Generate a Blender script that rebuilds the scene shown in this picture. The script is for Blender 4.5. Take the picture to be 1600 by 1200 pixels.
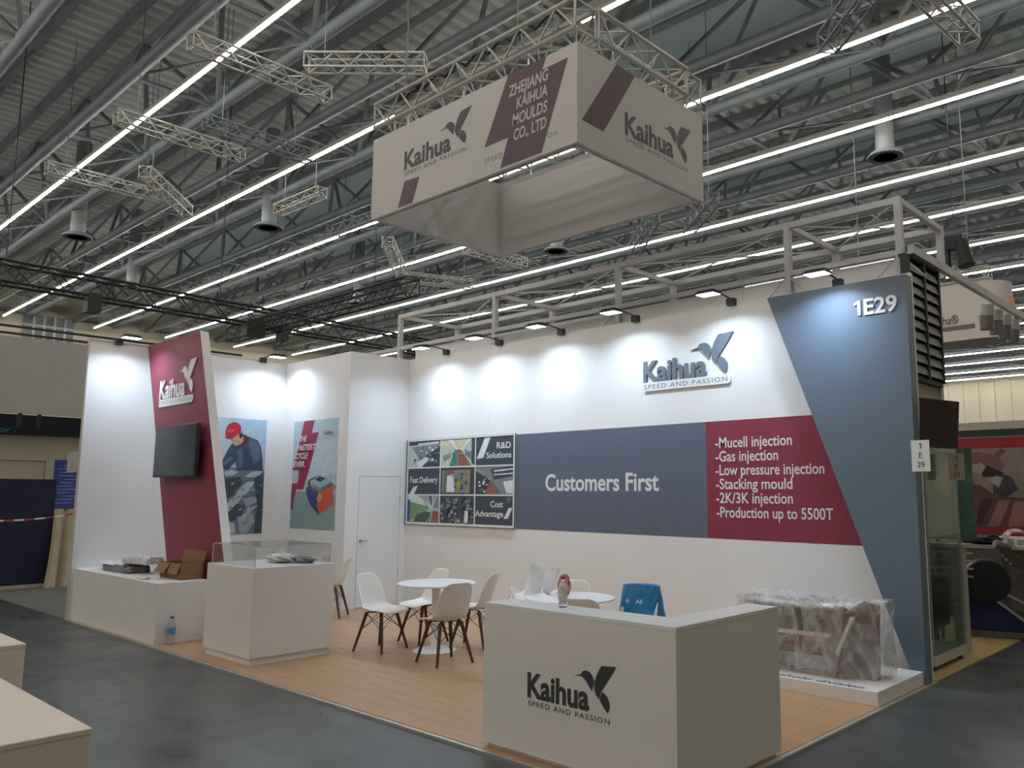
import bpy, bmesh, math, random
import numpy as np
from mathutils import Vector, Matrix
random.seed(7)
for o in list(bpy.data.objects): bpy.data.objects.remove(o)
S = bpy.context.scene
COL = S.collection
PI = math.pi

# ---------------------------------------------------------------- camera
cam_d = bpy.data.cameras.new('camera'); cam = bpy.data.objects.new('camera', cam_d); COL.objects.link(cam)
YAW, PITCH, ROLL, FPX = 0.729, 0.1325, 0.0014, 1278.77
CAM = Vector((13.058, -3.9415, 1.761))
fwd = Vector((-math.sin(YAW)*math.cos(PITCH), math.cos(YAW)*math.cos(PITCH), math.sin(PITCH)))
rt = Vector((math.cos(YAW), math.sin(YAW), 0)); up = rt.cross(fwd)
r2 = rt*math.cos(ROLL)+up*math.sin(ROLL); u2 = up*math.cos(ROLL)-rt*math.sin(ROLL)
cam.matrix_world = Matrix(((r2.x, u2.x, -fwd.x, CAM.x), (r2.y, u2.y, -fwd.y, CAM.y), (r2.z, u2.z, -fwd.z, CAM.z), (0, 0, 0, 1)))
cam_d.sensor_width = 36; cam_d.lens = FPX*36/1600
cam_d.shift_x = -110.37/1600; cam_d.shift_y = -0.6/1600
cam_d.clip_end = 300
S.camera = cam
# ---------------------------------------------------------------- world, exposure, light levels
wd = bpy.data.worlds.new('world'); S.world = wd; wd.use_nodes = True
wd.node_tree.nodes['Background'].inputs[0].default_value = (0.5, 0.55, 0.6, 1)
wd.node_tree.nodes['Background'].inputs[1].default_value = 0.3
vs = S.view_settings
vs.view_transform = 'Standard'; vs.look = 'None'; vs.gamma = 1; vs.use_curve_mapping = False; vs.exposure = 0.0
STRIP = 35.0        # radiance of the hall light lines
FLOOD = 14.5        # watts of each stand floodlight

# ---------------------------------------------------------------- materials
MATS = {}
def mat(name, col, rough=0.6, metal=0.0, noise=0.0, nscale=4.0, bump=0.0, bscale=60.0, emit=None, es=0.0, alpha=1.0, trans=0.0, ior=1.45, spec=0.5, stretch=None):
    if name in MATS: return MATS[name]
    m = bpy.data.materials.new(name); m.use_nodes = True; nt = m.node_tree; b = nt.nodes['Principled BSDF']
    b.inputs['Base Color'].default_value = (*col, 1); b.inputs['Roughness'].default_value = rough; b.inputs['Metallic'].default_value = metal
    b.inputs['Specular IOR Level'].default_value = spec; b.inputs['IOR'].default_value = ior
    if emit: b.inputs['Emission Color'].default_value = (*emit, 1); b.inputs['Emission Strength'].default_value = es
    b.inputs['Alpha'].default_value = alpha; b.inputs['Transmission Weight'].default_value = trans
    tc = mp = None
    if noise or bump:
        tc = nt.nodes.new('ShaderNodeTexCoord'); mp = nt.nodes.new('ShaderNodeMapping'); nt.links.new(tc.outputs['Object'], mp.inputs['Vector'])
        if stretch: mp.inputs['Scale'].default_value = stretch
    if noise:
        n = nt.nodes.new('ShaderNodeTexNoise'); n.inputs['Scale'].default_value = nscale; n.inputs['Detail'].default_value = 5
        r = nt.nodes.new('ShaderNodeValToRGB'); r.color_ramp.elements[0].position = 0.3; r.color_ramp.elements[1].position = 0.7
        r.color_ramp.elements[0].color = (*[c*(1-noise) for c in col], 1); r.color_ramp.elements[1].color = (*[min(1, c*(1+noise)) for c in col], 1)
        nt.links.new(mp.outputs[0], n.inputs['Vector']); nt.links.new(n.outputs['Fac'], r.inputs[0]); nt.links.new(r.outputs[0], b.inputs['Base Color'])
    if bump:
        n2 = nt.nodes.new('ShaderNodeTexNoise'); n2.inputs['Scale'].default_value = bscale; n2.inputs['Detail'].default_value = 3
        bp = nt.nodes.new('ShaderNodeBump'); bp.inputs['Strength'].default_value = bump; bp.inputs['Distance'].default_value = 0.02
        nt.links.new(mp.outputs[0], n2.inputs['Vector']); nt.links.new(n2.outputs['Fac'], bp.inputs['Height']); nt.links.new(bp.outputs[0], b.inputs['Normal'])
    MATS[name] = m; return m
def c255(r, g, b): return tuple(((v/255)/12.92 if v <= 10 else ((v/255+0.055)/1.055)**2.4) for v in (r, g, b))

M_wall = mat('partition_white', (0.78, 0.78, 0.78), 0.55, noise=0.015, nscale=1.5, bump=0.02, bscale=200)
M_lacq = mat('lacquered_white', (0.75, 0.73, 0.71), 0.4, noise=0.015, nscale=2)
M_crim = mat('crimson_print', (0.245, 0.034, 0.066), 0.5, noise=0.03)
M_slate = mat('slate_print', (0.115, 0.14, 0.20), 0.5, noise=0.03)
M_tower = mat('slate_panel', (0.135, 0.18, 0.24), 0.45, noise=0.03)
M_white = mat('white_print', (0.75, 0.75, 0.75), 0.5, noise=0.01)
M_ink = mat('dark_grey_ink', (0.045, 0.052, 0.058), 0.5, noise=0.03)
M_inkgrey = mat('grey_blue_letter', (0.14, 0.18, 0.22), 0.45, noise=0.02)
M_beige = mat('raw_board_edge', (0.50, 0.46, 0.38), 0.7, noise=0.06)
M_alu = mat('aluminium', (0.55, 0.56, 0.55), 0.35, metal=0.85, noise=0.05)
M_aluframe = mat('matt_aluminium', (0.48, 0.49, 0.50), 0.55, metal=0.25, noise=0.05)
M_truss = mat('silver_truss', (0.40, 0.40, 0.37), 0.45, metal=0.3, noise=0.06)
M_steel = mat('roof_steel_paint', (0.15, 0.18, 0.19), 0.6, noise=0.12, nscale=1.2)
M_steel2 = mat('roof_steel_dark', (0.19, 0.215, 0.22), 0.65, noise=0.12, nscale=1.2)
M_deck = mat('roof_deck', (0.60, 0.64, 0.61), 0.7, noise=0.12, nscale=0.5)
M_baffle = mat('roof_slate_sheet', (0.36, 0.46, 0.47), 0.7, noise=0.08, nscale=0.6)
M_black = mat('black_metal', (0.012, 0.013, 0.016), 0.45, noise=0.1)
M_blackp = mat('black_plastic', (0.03, 0.036, 0.045), 0.4, noise=0.1)
M_canopy = mat('canopy_fabric', (0.52, 0.51, 0.49), 0.7, noise=0.01)
M_tube = mat('lamp_tube', (0.9, 0.9, 0.85), 0.4, noise=0.01, emit=(1.0, 0.925, 0.865), es=STRIP)
M_up = mat('added_uplight_glow', (0.9, 0.9, 0.85), 0.4, noise=0.01, emit=(0.95, 0.97, 1.0), es=5.5)  # glow added to lift the ambient light under the roof
M_house = mat('lamp_housing', (0.42, 0.42, 0.38), 0.5, noise=0.05)
M_lens = mat('flood_lens', (0.9, 0.9, 0.9), 0.3, noise=0.01, emit=(0.90, 0.96, 1.0), es=14)
M_shell = mat('chair_plastic', (0.78, 0.76, 0.73), 0.38, noise=0.01)
M_walnut = mat('walnut_dowel', (0.085, 0.038, 0.022), 0.5, noise=0.3, nscale=18, stretch=(6, 6, 0.6))
M_tabletop = mat('table_laminate', (0.80, 0.81, 0.83), 0.3, noise=0.01)
M_card = mat('corrugated_cardboard', (0.24, 0.14, 0.065), 0.8, noise=0.10, nscale=9)
M_cardd = mat('cardboard_inside', (0.22, 0.12, 0.055), 0.85, noise=0.10, nscale=9)
M_glass = mat('clear_glass', (0.92, 0.97, 0.95), 0.03, trans=1.0, ior=1.12, noise=0.005)
M_pet = mat('clear_bottle_plastic', (0.95, 0.97, 1.0), 0.05, trans=0.92, ior=1.2, noise=0.005)
M_bubble = mat('plastic_wrap_bundle', (0.66, 0.68, 0.71), 0.3, noise=0.25, nscale=22, bump=0.8, bscale=35)
M_greyfoam = mat('grey_packaging', (0.16, 0.165, 0.175), 0.6, noise=0.3, nscale=12, bump=0.5, bscale=30)
M_cream = mat('cream_wall', (0.46, 0.43, 0.34), 0.8, noise=0.04, nscale=0.7)
M_creamcloth = mat('cream_cloth', (0.42, 0.38, 0.27), 0.85, noise=0.08, nscale=3, bump=0.3, bscale=12)
M_navy = mat('navy_board', (0.008, 0.013, 0.045), 0.6, noise=0.08)
M_navyband = mat('navy_band', (0.014, 0.018, 0.038), 0.6, noise=0.08)
M_greywall = mat('grey_fabric_fascia', (0.36, 0.35, 0.33), 0.85, noise=0.03)
M_carpet = mat('grey_carpet', (0.14, 0.145, 0.135), 0.95, noise=0.12, nscale=30, bump=0.3, bscale=300)
M_tealp = mat('teal_print', (0.02, 0.22, 0.19), 0.5, noise=0.02)
M_bluep = mat('blue_poster', (0.035, 0.065, 0.28), 0.5, noise=0.35, nscale=9)
M_hallwall = mat('hall_wall_cream', (0.52, 0.49, 0.38), 0.8, noise=0.05, nscale=0.4)
M_dark = mat('dark_grey_sheet', (0.03, 0.035, 0.04), 0.6, noise=0.1)
M_redp = mat('red_print', (0.26, 0.012, 0.02), 0.5, noise=0.08)
M_bagblue = mat('blue_carrier_bag', (0.02, 0.20, 0.46), 0.35, noise=0.12, nscale=8, bump=0.5, bscale=14)
M_coatw = mat('white_quilted_cloth', (0.86, 0.88, 0.93), 0.8, noise=0.03, nscale=10, bump=0.6, bscale=18)
M_coatp = mat('pink_cloth', (0.42, 0.22, 0.22), 0.85, noise=0.2, nscale=12, bump=0.6, bscale=18)
M_burg = mat('burgundy_product', (0.12, 0.035, 0.045), 0.5, noise=0.25, nscale=6)
M_prodgrey = mat('grey_product', (0.16, 0.15, 0.15), 0.5, noise=0.2, nscale=6)
M_yellow = mat('yellow_floor_board', (0.42, 0.31, 0.13), 0.6, noise=0.1, nscale=5, stretch=(1, 4, 1))
M_blue = mat('machine_blue', (0.012, 0.022, 0.12), 0.5, noise=0.1)
M_roll = mat('grey_film', (0.17, 0.165, 0.16), 0.3, noise=0.35, nscale=7, bump=0.8, bscale=9)
M_tape = mat('red_barrier_tape', (0.42, 0.05, 0.07), 0.5, noise=0.1)
M_steelchrome = mat('chrome', (0.6, 0.6, 0.6), 0.2, metal=1.0, noise=0.02)
M_screen = mat('reflection_tint_screen', (0.045, 0.065, 0.085), 0.22, noise=0.05)  # bluish base colour stands in for light reflected on the dark screen
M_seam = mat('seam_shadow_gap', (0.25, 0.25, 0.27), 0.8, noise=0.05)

def film_mat():
    m = bpy.data.materials.new('stretch_film'); m.use_nodes = True; nt = m.node_tree
    for n in list(nt.nodes): nt.nodes.remove(n)
    out = nt.nodes.new('ShaderNodeOutputMaterial'); mix = nt.nodes.new('ShaderNodeMixShader')
    tr = nt.nodes.new('ShaderNodeBsdfTransparent'); pr = nt.nodes.new('ShaderNodeBsdfPrincipled')
    pr.inputs['Base Color'].default_value = (0.72, 0.74, 0.73, 1); pr.inputs['Roughness'].default_value = 0.22
    tc = nt.nodes.new('ShaderNodeTexCoord'); mp = nt.nodes.new('ShaderNodeMapping'); mp.inputs['Scale'].default_value = (2.2, 2.2, 1.3); mp.inputs['Rotation'].default_value = (0.2, 0.5, 0.4)
    n = nt.nodes.new('ShaderNodeTexNoise'); n.inputs['Scale'].default_value = 2.6; n.inputs['Detail'].default_value = 6; n.inputs['Distortion'].default_value = 1.5
    r = nt.nodes.new('ShaderNodeMapRange'); r.inputs['From Min'].default_value = 0.35; r.inputs['From Max'].default_value = 0.68; r.inputs['To Min'].default_value = 0.10; r.inputs['To Max'].default_value = 0.60
    bp = nt.nodes.new('ShaderNodeBump'); bp.inputs['Strength'].default_value = 0.9; bp.inputs['Distance'].default_value = 0.05
    L = nt.links.new
    L(tc.outputs['Object'], mp.inputs[0]); L(mp.outputs[0], n.inputs['Vector']); L(n.outputs['Fac'], r.inputs['Value']); L(n.outputs['Fac'], bp.inputs['Height'])
    L(bp.outputs[0], pr.inputs['Normal']); L(r.outputs[0], mix.inputs[0]); L(tr.outputs[0], mix.inputs[1]); L(pr.outputs[0], mix.inputs[2]); L(mix.outputs[0], out.inputs[0])
    return m
M_film = film_mat()

def clear_sheet(name, col, fac):
    m = bpy.data.materials.new(name); m.use_nodes = True; nt = m.node_tree
    for n in list(nt.nodes): nt.nodes.remove(n)
    out = nt.nodes.new('ShaderNodeOutputMaterial'); mix = nt.nodes.new('ShaderNodeMixShader'); tr = nt.nodes.new('ShaderNodeBsdfTransparent'); gl = nt.nodes.new('ShaderNodeBsdfGlossy')
    fr = nt.nodes.new('ShaderNodeFresnel'); fr.inputs[0].default_value = 1.45
    nz = nt.nodes.new('ShaderNodeTexNoise'); nz.inputs['Scale'].default_value = 3
    mr = nt.nodes.new('ShaderNodeMapRange'); mr.inputs['To Min'].default_value = 0.02; mr.inputs['To Max'].default_value = 0.05
    tr.inputs[0].default_value = (*col, 1); gl.inputs[1].default_value = 0.04
    ad = nt.nodes.new('ShaderNodeMath'); ad.operation = 'MULTIPLY_ADD'; ad.inputs[1].default_value = fac; ad.inputs[2].default_value = 0.015
    L = nt.links.new
    L(nz.outputs['Fac'], mr.inputs['Value']); L(mr.outputs[0], gl.inputs[1])
    L(fr.outputs[0], ad.inputs[0]); L(ad.outputs[0], mix.inputs[0]); L(tr.outputs[0], mix.inputs[1]); L(gl.outputs[0], mix.inputs[2]); L(mix.outputs[0], out.inputs[0])
    return m
M_pane = clear_sheet('acrylic_pane', (0.985, 0.99, 0.988), 0.35)
M_gpane = clear_sheet('green_tinted_pane', (0.90, 0.96, 0.93), 0.6)

def floor_mat():
    m = bpy.data.materials.new('polished_concrete'); m.use_nodes = True; nt = m.node_tree; b = nt.nodes['Principled BSDF']; L = nt.links.new
    tc = nt.nodes.new('ShaderNodeTexCoord')
    n = nt.nodes.new('ShaderNodeTexNoise'); n.inputs['Scale'].default_value = 0.55; n.inputs['Detail'].default_value = 8; n.inputs['Roughness'].default_value = 0.65
    r = nt.nodes.new('ShaderNodeValToRGB'); r.color_ramp.elements[0].position = 0.32; r.color_ramp.elements[1].position = 0.72
    r.color_ramp.elements[0].color = (0.045, 0.055, 0.059, 1); r.color_ramp.elements[1].color = (0.078, 0.089, 0.092, 1)
    n2 = nt.nodes.new('ShaderNodeTexNoise'); n2.inputs['Scale'].default_value = 1.7; n2.inputs['Detail'].default_value = 6
    mr = nt.nodes.new('ShaderNodeMapRange'); mr.inputs['From Min'].default_value = 0.3; mr.inputs['From Max'].default_value = 0.7; mr.inputs['To Min'].default_value = 0.24; mr.inputs['To Max'].default_value = 0.42
    L(tc.outputs['Object'], n.inputs['Vector']); L(tc.outputs['Object'], n2.inputs['Vector']); L(n.outputs['Fac'], r.inputs[0]); L(r.outputs[0], b.inputs['Base Color'])
    L(n2.outputs['Fac'], mr.inputs['Value']); L(mr.outputs[0], b.inputs['Roughness'])
    return m
M_floor = floor_mat()

def wood_mat(name, base, k):
    m = bpy.data.materials.new(name); m.use_nodes = True; nt = m.node_tree; b = nt.nodes['Principled BSDF']; L = nt.links.new
    tc = nt.nodes.new('ShaderNodeTexCoord'); mp = nt.nodes.new('ShaderNodeMapping'); mp.inputs['Scale'].default_value = (1.4, 16, 1)
    oi = nt.nodes.new('ShaderNodeObjectInfo'); ad = nt.nodes.new('ShaderNodeVectorMath'); ad.operation = 'ADD'
    sc = nt.nodes.new('ShaderNodeMath'); sc.operation = 'MULTIPLY'; sc.inputs[1].default_value = 40
    n = nt.nodes.new('ShaderNodeTexNoise'); n.inputs['Scale'].default_value = 2.4; n.inputs['Detail'].default_value = 7; n.inputs['Distortion'].default_value = 0.6
    r = nt.nodes.new('ShaderNodeValToRGB'); r.color_ramp.elements[0].position = 0.33; r.color_ramp.elements[1].position = 0.68
    r.color_ramp.elements[0].color = (*[c*(1-k) for c in base], 1); r.color_ramp.elements[1].color = (*[c*(1+k*0.8) for c in base], 1)
    L(oi.outputs['Random'], sc.inputs[0]); L(tc.outputs['Object'], mp.inputs[0]); L(mp.outputs[0], ad.inputs[0]); L(sc.outputs[0], ad.inputs[1]); L(ad.outputs[0], n.inputs['Vector'])
    L(n.outputs['Fac'], r.inputs[0]); L(r.outputs[0], b.inputs['Base Color']); b.inputs['Roughness'].default_value = 0.38
    return m
M_wood = wood_mat('oak_laminate', (0.46, 0.285, 0.155), 0.13)

# ---------------------------------------------------------------- mesh helpers
class MB:
    def __init__(s): s.v = []; s.f = []; s.m = []; s.cur = 0
    def add(s, vs_, fs_):
        k = len(s.v); s.v += [tuple(p) for p in vs_]; s.f += [[i+k for i in f] for f in fs_]; s.m += [s.cur]*len(fs_); return s
    def box(s, x0, y0, z0, x1, y1, z1):
        return s.add([(x0,y0,z0),(x1,y0,z0),(x1,y1,z0),(x0,y1,z0),(x0,y0,z1),(x1,y0,z1),(x1,y1,z1),(x0,y1,z1)],
                     [(0,3,2,1),(4,5,6,7),(0,1,5,4),(1,2,6,5),(2,3,7,6),(3,0,4,7)])
    def bbox(s, x0, y0, z0, x1, y1, z1, b=0.004):
        """box with bevelled vertical and top edges"""
        def ring(i, z): return [(x0+i+b,y0+i,z),(x1-i-b,y0+i,z),(x1-i,y0+i+b,z),(x1-i,y1-i-b,z),(x1-i-b,y1-i,z),(x0+i+b,y1-i,z),(x0+i,y1-i-b,z),(x0+i,y0+i+b,z)]
        vs_ = ring(0, z0)+ring(0, z1-b)+ring(b, z1); fs_ = [tuple(range(7,-1,-1)), tuple(range(16,24))]
        for a in (0, 8):
            for i in range(8): j = (i+1) % 8; fs_.append((a+i, a+j, a+8+j, a+8+i))
        return s.add(vs_, fs_)
    def obox(s, c, ax, ay, az):
        c = Vector(c); ax = Vector(ax); ay = Vector(ay); az = Vector(az)
        vs_ = [c+i*ax+j*ay+k*az for k in (-1, 1) for (i, j) in ((-1,-1),(1,-1),(1,1),(-1,1))]
        return s.add(vs_, [(0,3,2,1),(4,5,6,7),(0,1,5,4),(1,2,6,5),(2,3,7,6),(3,0,4,7)])
    def tube(s, p, q, r, n=6, r1=None, cap=True):
        p = Vector(p); q = Vector(q); d = (q-p).normalized(); a = d.orthogonal().normalized(); b = d.cross(a); r1 = r if r1 is None else r1
        vs_ = []
        for c, rr in ((p, r), (q, r1)):
            for i in range(n): t = 2*PI*i/n; vs_.append(c+a*math.cos(t)*rr+b*math.sin(t)*rr)
        fs_ = [(i, (i+1) % n, n+(i+1) % n, n+i) for i in range(n)]
        if cap: fs_ += [tuple(range(n-1, -1, -1)), tuple(range(n, 2*n))]
        return s.add(vs_, fs_)
    def path(s, pts, r, n=6):
        for a, b in zip(pts[:-1], pts[1:]): s.tube(a, b, r, n)
        return s
    def bar(s, p, q, w, h):
        """rectangular bar from p to q"""
        p = Vector(p); q = Vector(q); d = (q-p); L = d.length; d.normalize()
        u = Vector((0, 0, 1)) if abs(d.z) < 0.9 else Vector((0, 1, 0)); a = d.cross(u).normalized(); b = a.cross(d)
        return s.obox((p+q)/2, d*L/2, a*w/2, b*h/2)
    def lathe(s, c, prof, n=24):
        vs_ = []; 
        for r, z in prof:
            for i in range(n): t = 2*PI*i/n; vs_.append((c[0]+r*math.cos(t), c[1]+r*math.sin(t), c[2]+z))
        fs_ = []
        for k in range(len(prof)-1):
            for i in range(n): j = (i+1) % n; fs_.append((k*n+i, k*n+j, (k+1)*n+j, (k+1)*n+i))
        fs_ += [tuple(range(n-1, -1, -1)), tuple(range((len(prof)-1)*n, len(prof)*n))]
        return s.add(vs_, fs_)
    def prism(s, pts, n, t):
        """polygon pts (3D, planar) extruded by t along n"""
        n = Vector(n)*t; k = len(pts); P_ = [Vector(p) for p in pts]
        vs_ = P_+[p+n for p in P_]
        fs_ = [tuple(range(k-1, -1, -1)), tuple(range(k, 2*k))]+[(i, (i+1) % k, k+(i+1) % k, k+i) for i in range(k)]
        return s.add(vs_, fs_)
    def grid(s, fn, nu, nv):
        vs_ = [fn(i/nu, j/nv) for j in range(nv+1) for i in range(nu+1)]
        return s.add(vs_, [(j*(nu+1)+i, j*(nu+1)+i+1, (j+1)*(nu+1)+i+1, (j+1)*(nu+1)+i) for j in range(nv) for i in range(nu)])
    def mesh(s, name, mats, smooth=False, off=(0, 0, 0)):
        me = bpy.data.meshes.new(name); me.from_pydata([(p[0]-off[0], p[1]-off[1], p[2]-off[2]) for p in s.v], [], s.f)
        for m in (mats if isinstance(mats, (list, tuple)) else [mats]): me.materials.append(m)
        me.polygons.foreach_set('material_index', s.m)
        if smooth:
            me.polygons.foreach_set('use_smooth', [True]*len(s.f))
            try: me.set_sharp_from_angle(angle=math.radians(40))
            except Exception: pass
        me.update(); return me
    def build(s, name, mats, parent=None, smooth=False, loc=None):
        if parent is not None: off = origin(parent)
        elif loc is not None: off = loc
        else:
            a = np.array(s.v); off = ((a[:, 0].min()+a[:, 0].max())/2, (a[:, 1].min()+a[:, 1].max())/2, a[:, 2].min())
        o = bpy.data.objects.new(name, s.mesh(name, mats, smooth, off)); COL.objects.link(o)
        if parent is not None: o.parent = parent
        else: o.location = off
        return o
def origin(o):
    v = Vector((0, 0, 0))
    while o is not None: v += o.location; o = o.parent
    return tuple(v)
def tag(o, label=None, cat=None, group=None, kind=None):
    if label: o['label'] = label
    if cat: o['category'] = cat
    if group: o['group'] = group
    if kind: o['kind'] = kind
    return o
def thing(name, label, cat, loc=(0, 0, 0), group=None):
    o = bpy.data.objects.new(name, None); COL.objects.link(o); o.location = loc; o.empty_display_size = 0.1
    return tag(o, label, cat, group)
def copy_tree(o, parent=None):
    c = o.copy(); COL.objects.link(c); c.parent = parent
    for ch in list(o.children): copy_tree(ch, c)
    return c
def inst(src, parent, loc=None, name=None):
    c = src.copy(); COL.objects.link(c); c.parent = parent
    if loc is not None: c.location = loc
    return c

# --- flat artwork: polygons given in picture space of a rectangle, layered a fraction of a millimetre apart
def homog(px, uv):
    A = []; b = []
    for (x, y), (u, v) in zip(px, uv):
        A += [[x, y, 1, 0, 0, 0, -u*x, -u*y], [0, 0, 0, x, y, 1, -v*x, -v*y]]; b += [u, v]
    h = np.linalg.solve(np.array(A, float), np.array(b, float)); h = np.append(h, 1).reshape(3, 3)
    def f(x, y): q = h @ np.array([x, y, 1]); return q[0]/q[2], q[1]/q[2]
    return f
class Art:
    """o origin, U and V unit axes, N normal towards the viewer"""
    def __init__(s, o, U, V): s.o = Vector(o); s.U = Vector(U); s.V = Vector(V); s.N = s.U.cross(s.V); s.mb = MB(); s.mats = []; s.k = 0
    def P(s, u, v, d=0): return s.o+s.U*u+s.V*v+s.N*d
    def poly(s, pts, m, fmap=None, clip=None):
        if m not in s.mats: s.mats.append(m)
        s.mb.cur = s.mats.index(m); s.k += 1
        if fmap: pts = [fmap(*p) for p in pts]
        if clip: pts = clip_poly(pts, clip)
        if len(pts) < 3: return s
        s.mb.add([s.P(u, v, 0.001+0.0004*s.k) for u, v in pts], [tuple(range(len(pts)))]); return s
    def build(s, name, parent): return s.mb.build(name, s.mats, parent)
def clip_poly(pts, r):
    def cl(P_, inside, inter):
        out = []
        for i in range(len(P_)):
            a = P_[i-1]; b = P_[i]
            if inside(b):
                if not inside(a): out.append(inter(a, b))
                out.append(b)
            elif inside(a): out.append(inter(a, b))
        return out
    def ix(x): return lambda a, b: (x, a[1]+(b[1]-a[1])*(x-a[0])/(b[0]-a[0]))
    def iy(y): return lambda a, b: (a[0]+(b[0]-a[0])*(y-a[1])/(b[1]-a[1]), y)
    u0, v0, u1, v1 = r
    for ins, it in ((lambda p: p[0] >= u0, ix(u0)), (lambda p: p[0] <= u1, ix(u1)), (lambda p: p[1] >= v0, iy(v0)), (lambda p: p[1] <= v1, iy(v1))):
        if len(pts) < 3: return []
        pts = cl(pts, ins, it)
    return pts
_tc = {}
def text_mesh(txt, bold=0.0, shear=0.0, spacing=1.0, depth=0.0, line=1.0, align='LEFT'):
    cu = bpy.data.curves.new('t', 'FONT'); cu.body = txt; cu.offset = bold; cu.shear = shear; cu.space_character = spacing; cu.extrude = depth; cu.resolution_u = 3; cu.space_line = line; cu.align_x = align
    o = bpy.data.objects.new('t', cu); COL.objects.link(o)
    bpy.context.view_layer.update()
    me = bpy.data.meshes.new_from_object(o.evaluated_get(bpy.context.evaluated_depsgraph_get()))
    bpy.data.objects.remove(o); bpy.data.curves.remove(cu); return me
CAPH = None
def lettering(txt, P0, U, V, m, parent, cap, width=None, bold=0.0, shear=0.0, spacing=1.0, depth=0.0006, name='lettering', proud=0.0015, align='LEFT'):
    """P0 = left end of the baseline; cap = capital height; width = total width"""
    global CAPH
    if CAPH is None:
        q = text_mesh('H'); CAPH = max(v.co.y for v in q.vertices)
    me = text_mesh(txt, bold, shear, spacing, 1.0); a = np.array([v.co[:] for v in me.vertices])
    x0, x1 = a[:, 0].min(), a[:, 0].max(); sy = cap/CAPH; sx = (width/(x1-x0)) if width else sy
    U = Vector(U); V = Vector(V); N = U.cross(V); P0 = Vector(P0); off = Vector(origin(parent)) if parent else Vector((0, 0, 0))
    sh = x0 if align == 'LEFT' else (x1 if align == 'RIGHT' else (x0+x1)/2)
    for v in me.vertices:
        c = v.co.copy(); v.co = P0+U*((c.x-sh)*sx)+V*(c.y*sy)+N*(proud+(c.z+1)*0.5*depth)-off
    me.materials.clear(); me.materials.append(m); me.name = name
    o = bpy.data.objects.new(name, me); COL.objects.link(o)
    if parent: o.parent = parent
    return o
BIRD = [[(2.68,1.30),(3.05,1.40),(3.15,1.54),(3.32,1.60),(3.52,1.56),(3.68,1.42),(3.76,1.22),(3.71,1.02),(3.66,.79),(3.46,1.0),(3.3,1.2),(3.12,1.33)],
        [(4.15,1.90),(4.9,1.96),(4.68,1.61),(4.35,1.15),(4.16,.9),(4.07,.72),(4.03,.51),(3.88,.66),(3.78,.85),(3.76,1.14),(3.93,1.57)],
        [(4.2,.86),(4.42,.72),(4.56,.48),(4.56,.26),(4.47,.05),(4.32,.16),(4.14,.38),(4.07,.5),(4.1,.7)]]
def logo(P0, U, V, cap, m, parent, depth=0.0008, xs=1.0, slogan=True, slogan_m=None, plate=None, bold=0.028, mirror=False):
    """word, bird emblem and slogan; P0 = foot of the first letter"""
    U = Vector(U); V = Vector(V); N = U.cross(V); P0 = Vector(P0)
    lettering('Kaihua', P0, U, V, m, parent, cap, 3.5*cap*xs, bold=bold, depth=depth, name='brand_lettering')
    b = MB()
    for poly in BIRD: b.prism([P0+U*(x*cap*xs)+V*(y*cap)+N*0.0015 for x, y in poly], N, depth)
    b.build('bird_emblem', m, parent)
    if plate:
        pb = MB(); a0, a1, h0, h1 = 0.02*cap*xs, 4.72*cap*xs, -0.50*cap, -0.06*cap; r = 0.16*cap; pts = []
        for cx, cy, t0 in ((a1-r, h1-r, 0), (a0+r*.3, h1-r*.3, 90), (a0+r*.3, h0+r*.3, 180), (a1-r, h0+r, 270)):
            rr = r if cx > a0+r else r*.3
            for q in range(5): t = math.radians(t0+q*22.5); pts.append(P0+U*(cx+rr*math.cos(t))+V*(cy+rr*math.sin(t))+N*0.0015)
        pb.prism(pts, N, depth); pb.build('slogan_plate', plate, parent)
    if slogan: lettering('SPEED AND PASSION', P0+V*(-0.39*cap)+U*(0.06*cap*xs), U, V, slogan_m or m, parent, 0.22*cap, 4.5*cap*xs, spacing=1.25, depth=0.0006, name='slogan_lettering', proud=(depth+0.002) if plate else 0.0015)

X1, Y1, Z1 = Vector((1, 0, 0)), Vector((0, 1, 0)), Vector((0, 0, 1))
B, H, W = 4.16, 3.945, 10.2

# ================================================================ THE HALL (setting)
def struct(mb, name, m, **k): o = mb.build(name, m, **k); o['kind'] = 'structure'; return o
HX0, HX1, HY0, HY1, HZ = -33.5, 19.0, -20.0, 61.0, 12.7
struct(MB().box(HX0, HY0, -0.2, HX1, HY1, 0), 'floor', M_floor, loc=(0, 0, 0))
struct(MB().box(HX0-0.3, HY0, 0, HX0, HY1, 13.2), 'wall_left', M_hallwall)
bw = struct(MB().box(HX0, HY1, 0, HX1, HY1+0.3, 13.2), 'wall_back', M_hallwall)
for i in range(20): MB().box(-14+i*1.1, HY1-0.05, 6.3, -12.98+i*1.1, HY1, 10.6).build('wall_panel', M_hallwall, bw)
struct(MB().box(HX1, HY0, 0, HX1+0.3, HY1, 13.2), 'wall_right', M_hallwall)
struct(MB().box(HX0, HY0-0.3, 0, HX1, HY0, 13.2), 'wall_front', M_hallwall)
# corrugated deck: ridges run front to back, real relief
mb = MB(); pitch = 0.42; n = int((HX1-HX0)/pitch)
pr = []
for i in range(n+1):
    x = HX0+i*pitch
    pr += [(x, HZ), (x+0.17, HZ), (x+0.21, HZ+0.13), (x+0.38, HZ+0.13)]
for ya, yb in ((HY0, 14), (14, HY1)):
    vs_ = [(x, ya, z) for x, z in pr]+[(x, yb, z) for x, z in pr]; k = len(pr)
    mb.add(vs_, [(i, i+1, k+i+1, k+i) for i in range(k-1)])
struct(mb, 'ceiling', M_deck, loc=(0, 0, 0))
struct(MB().box(HX0-.3, HY0-.3, HZ+0.2, HX1+.3, HY1+.3, HZ+0.3), 'ceiling_cover', M_dark, loc=(0, 0, 0))
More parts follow.
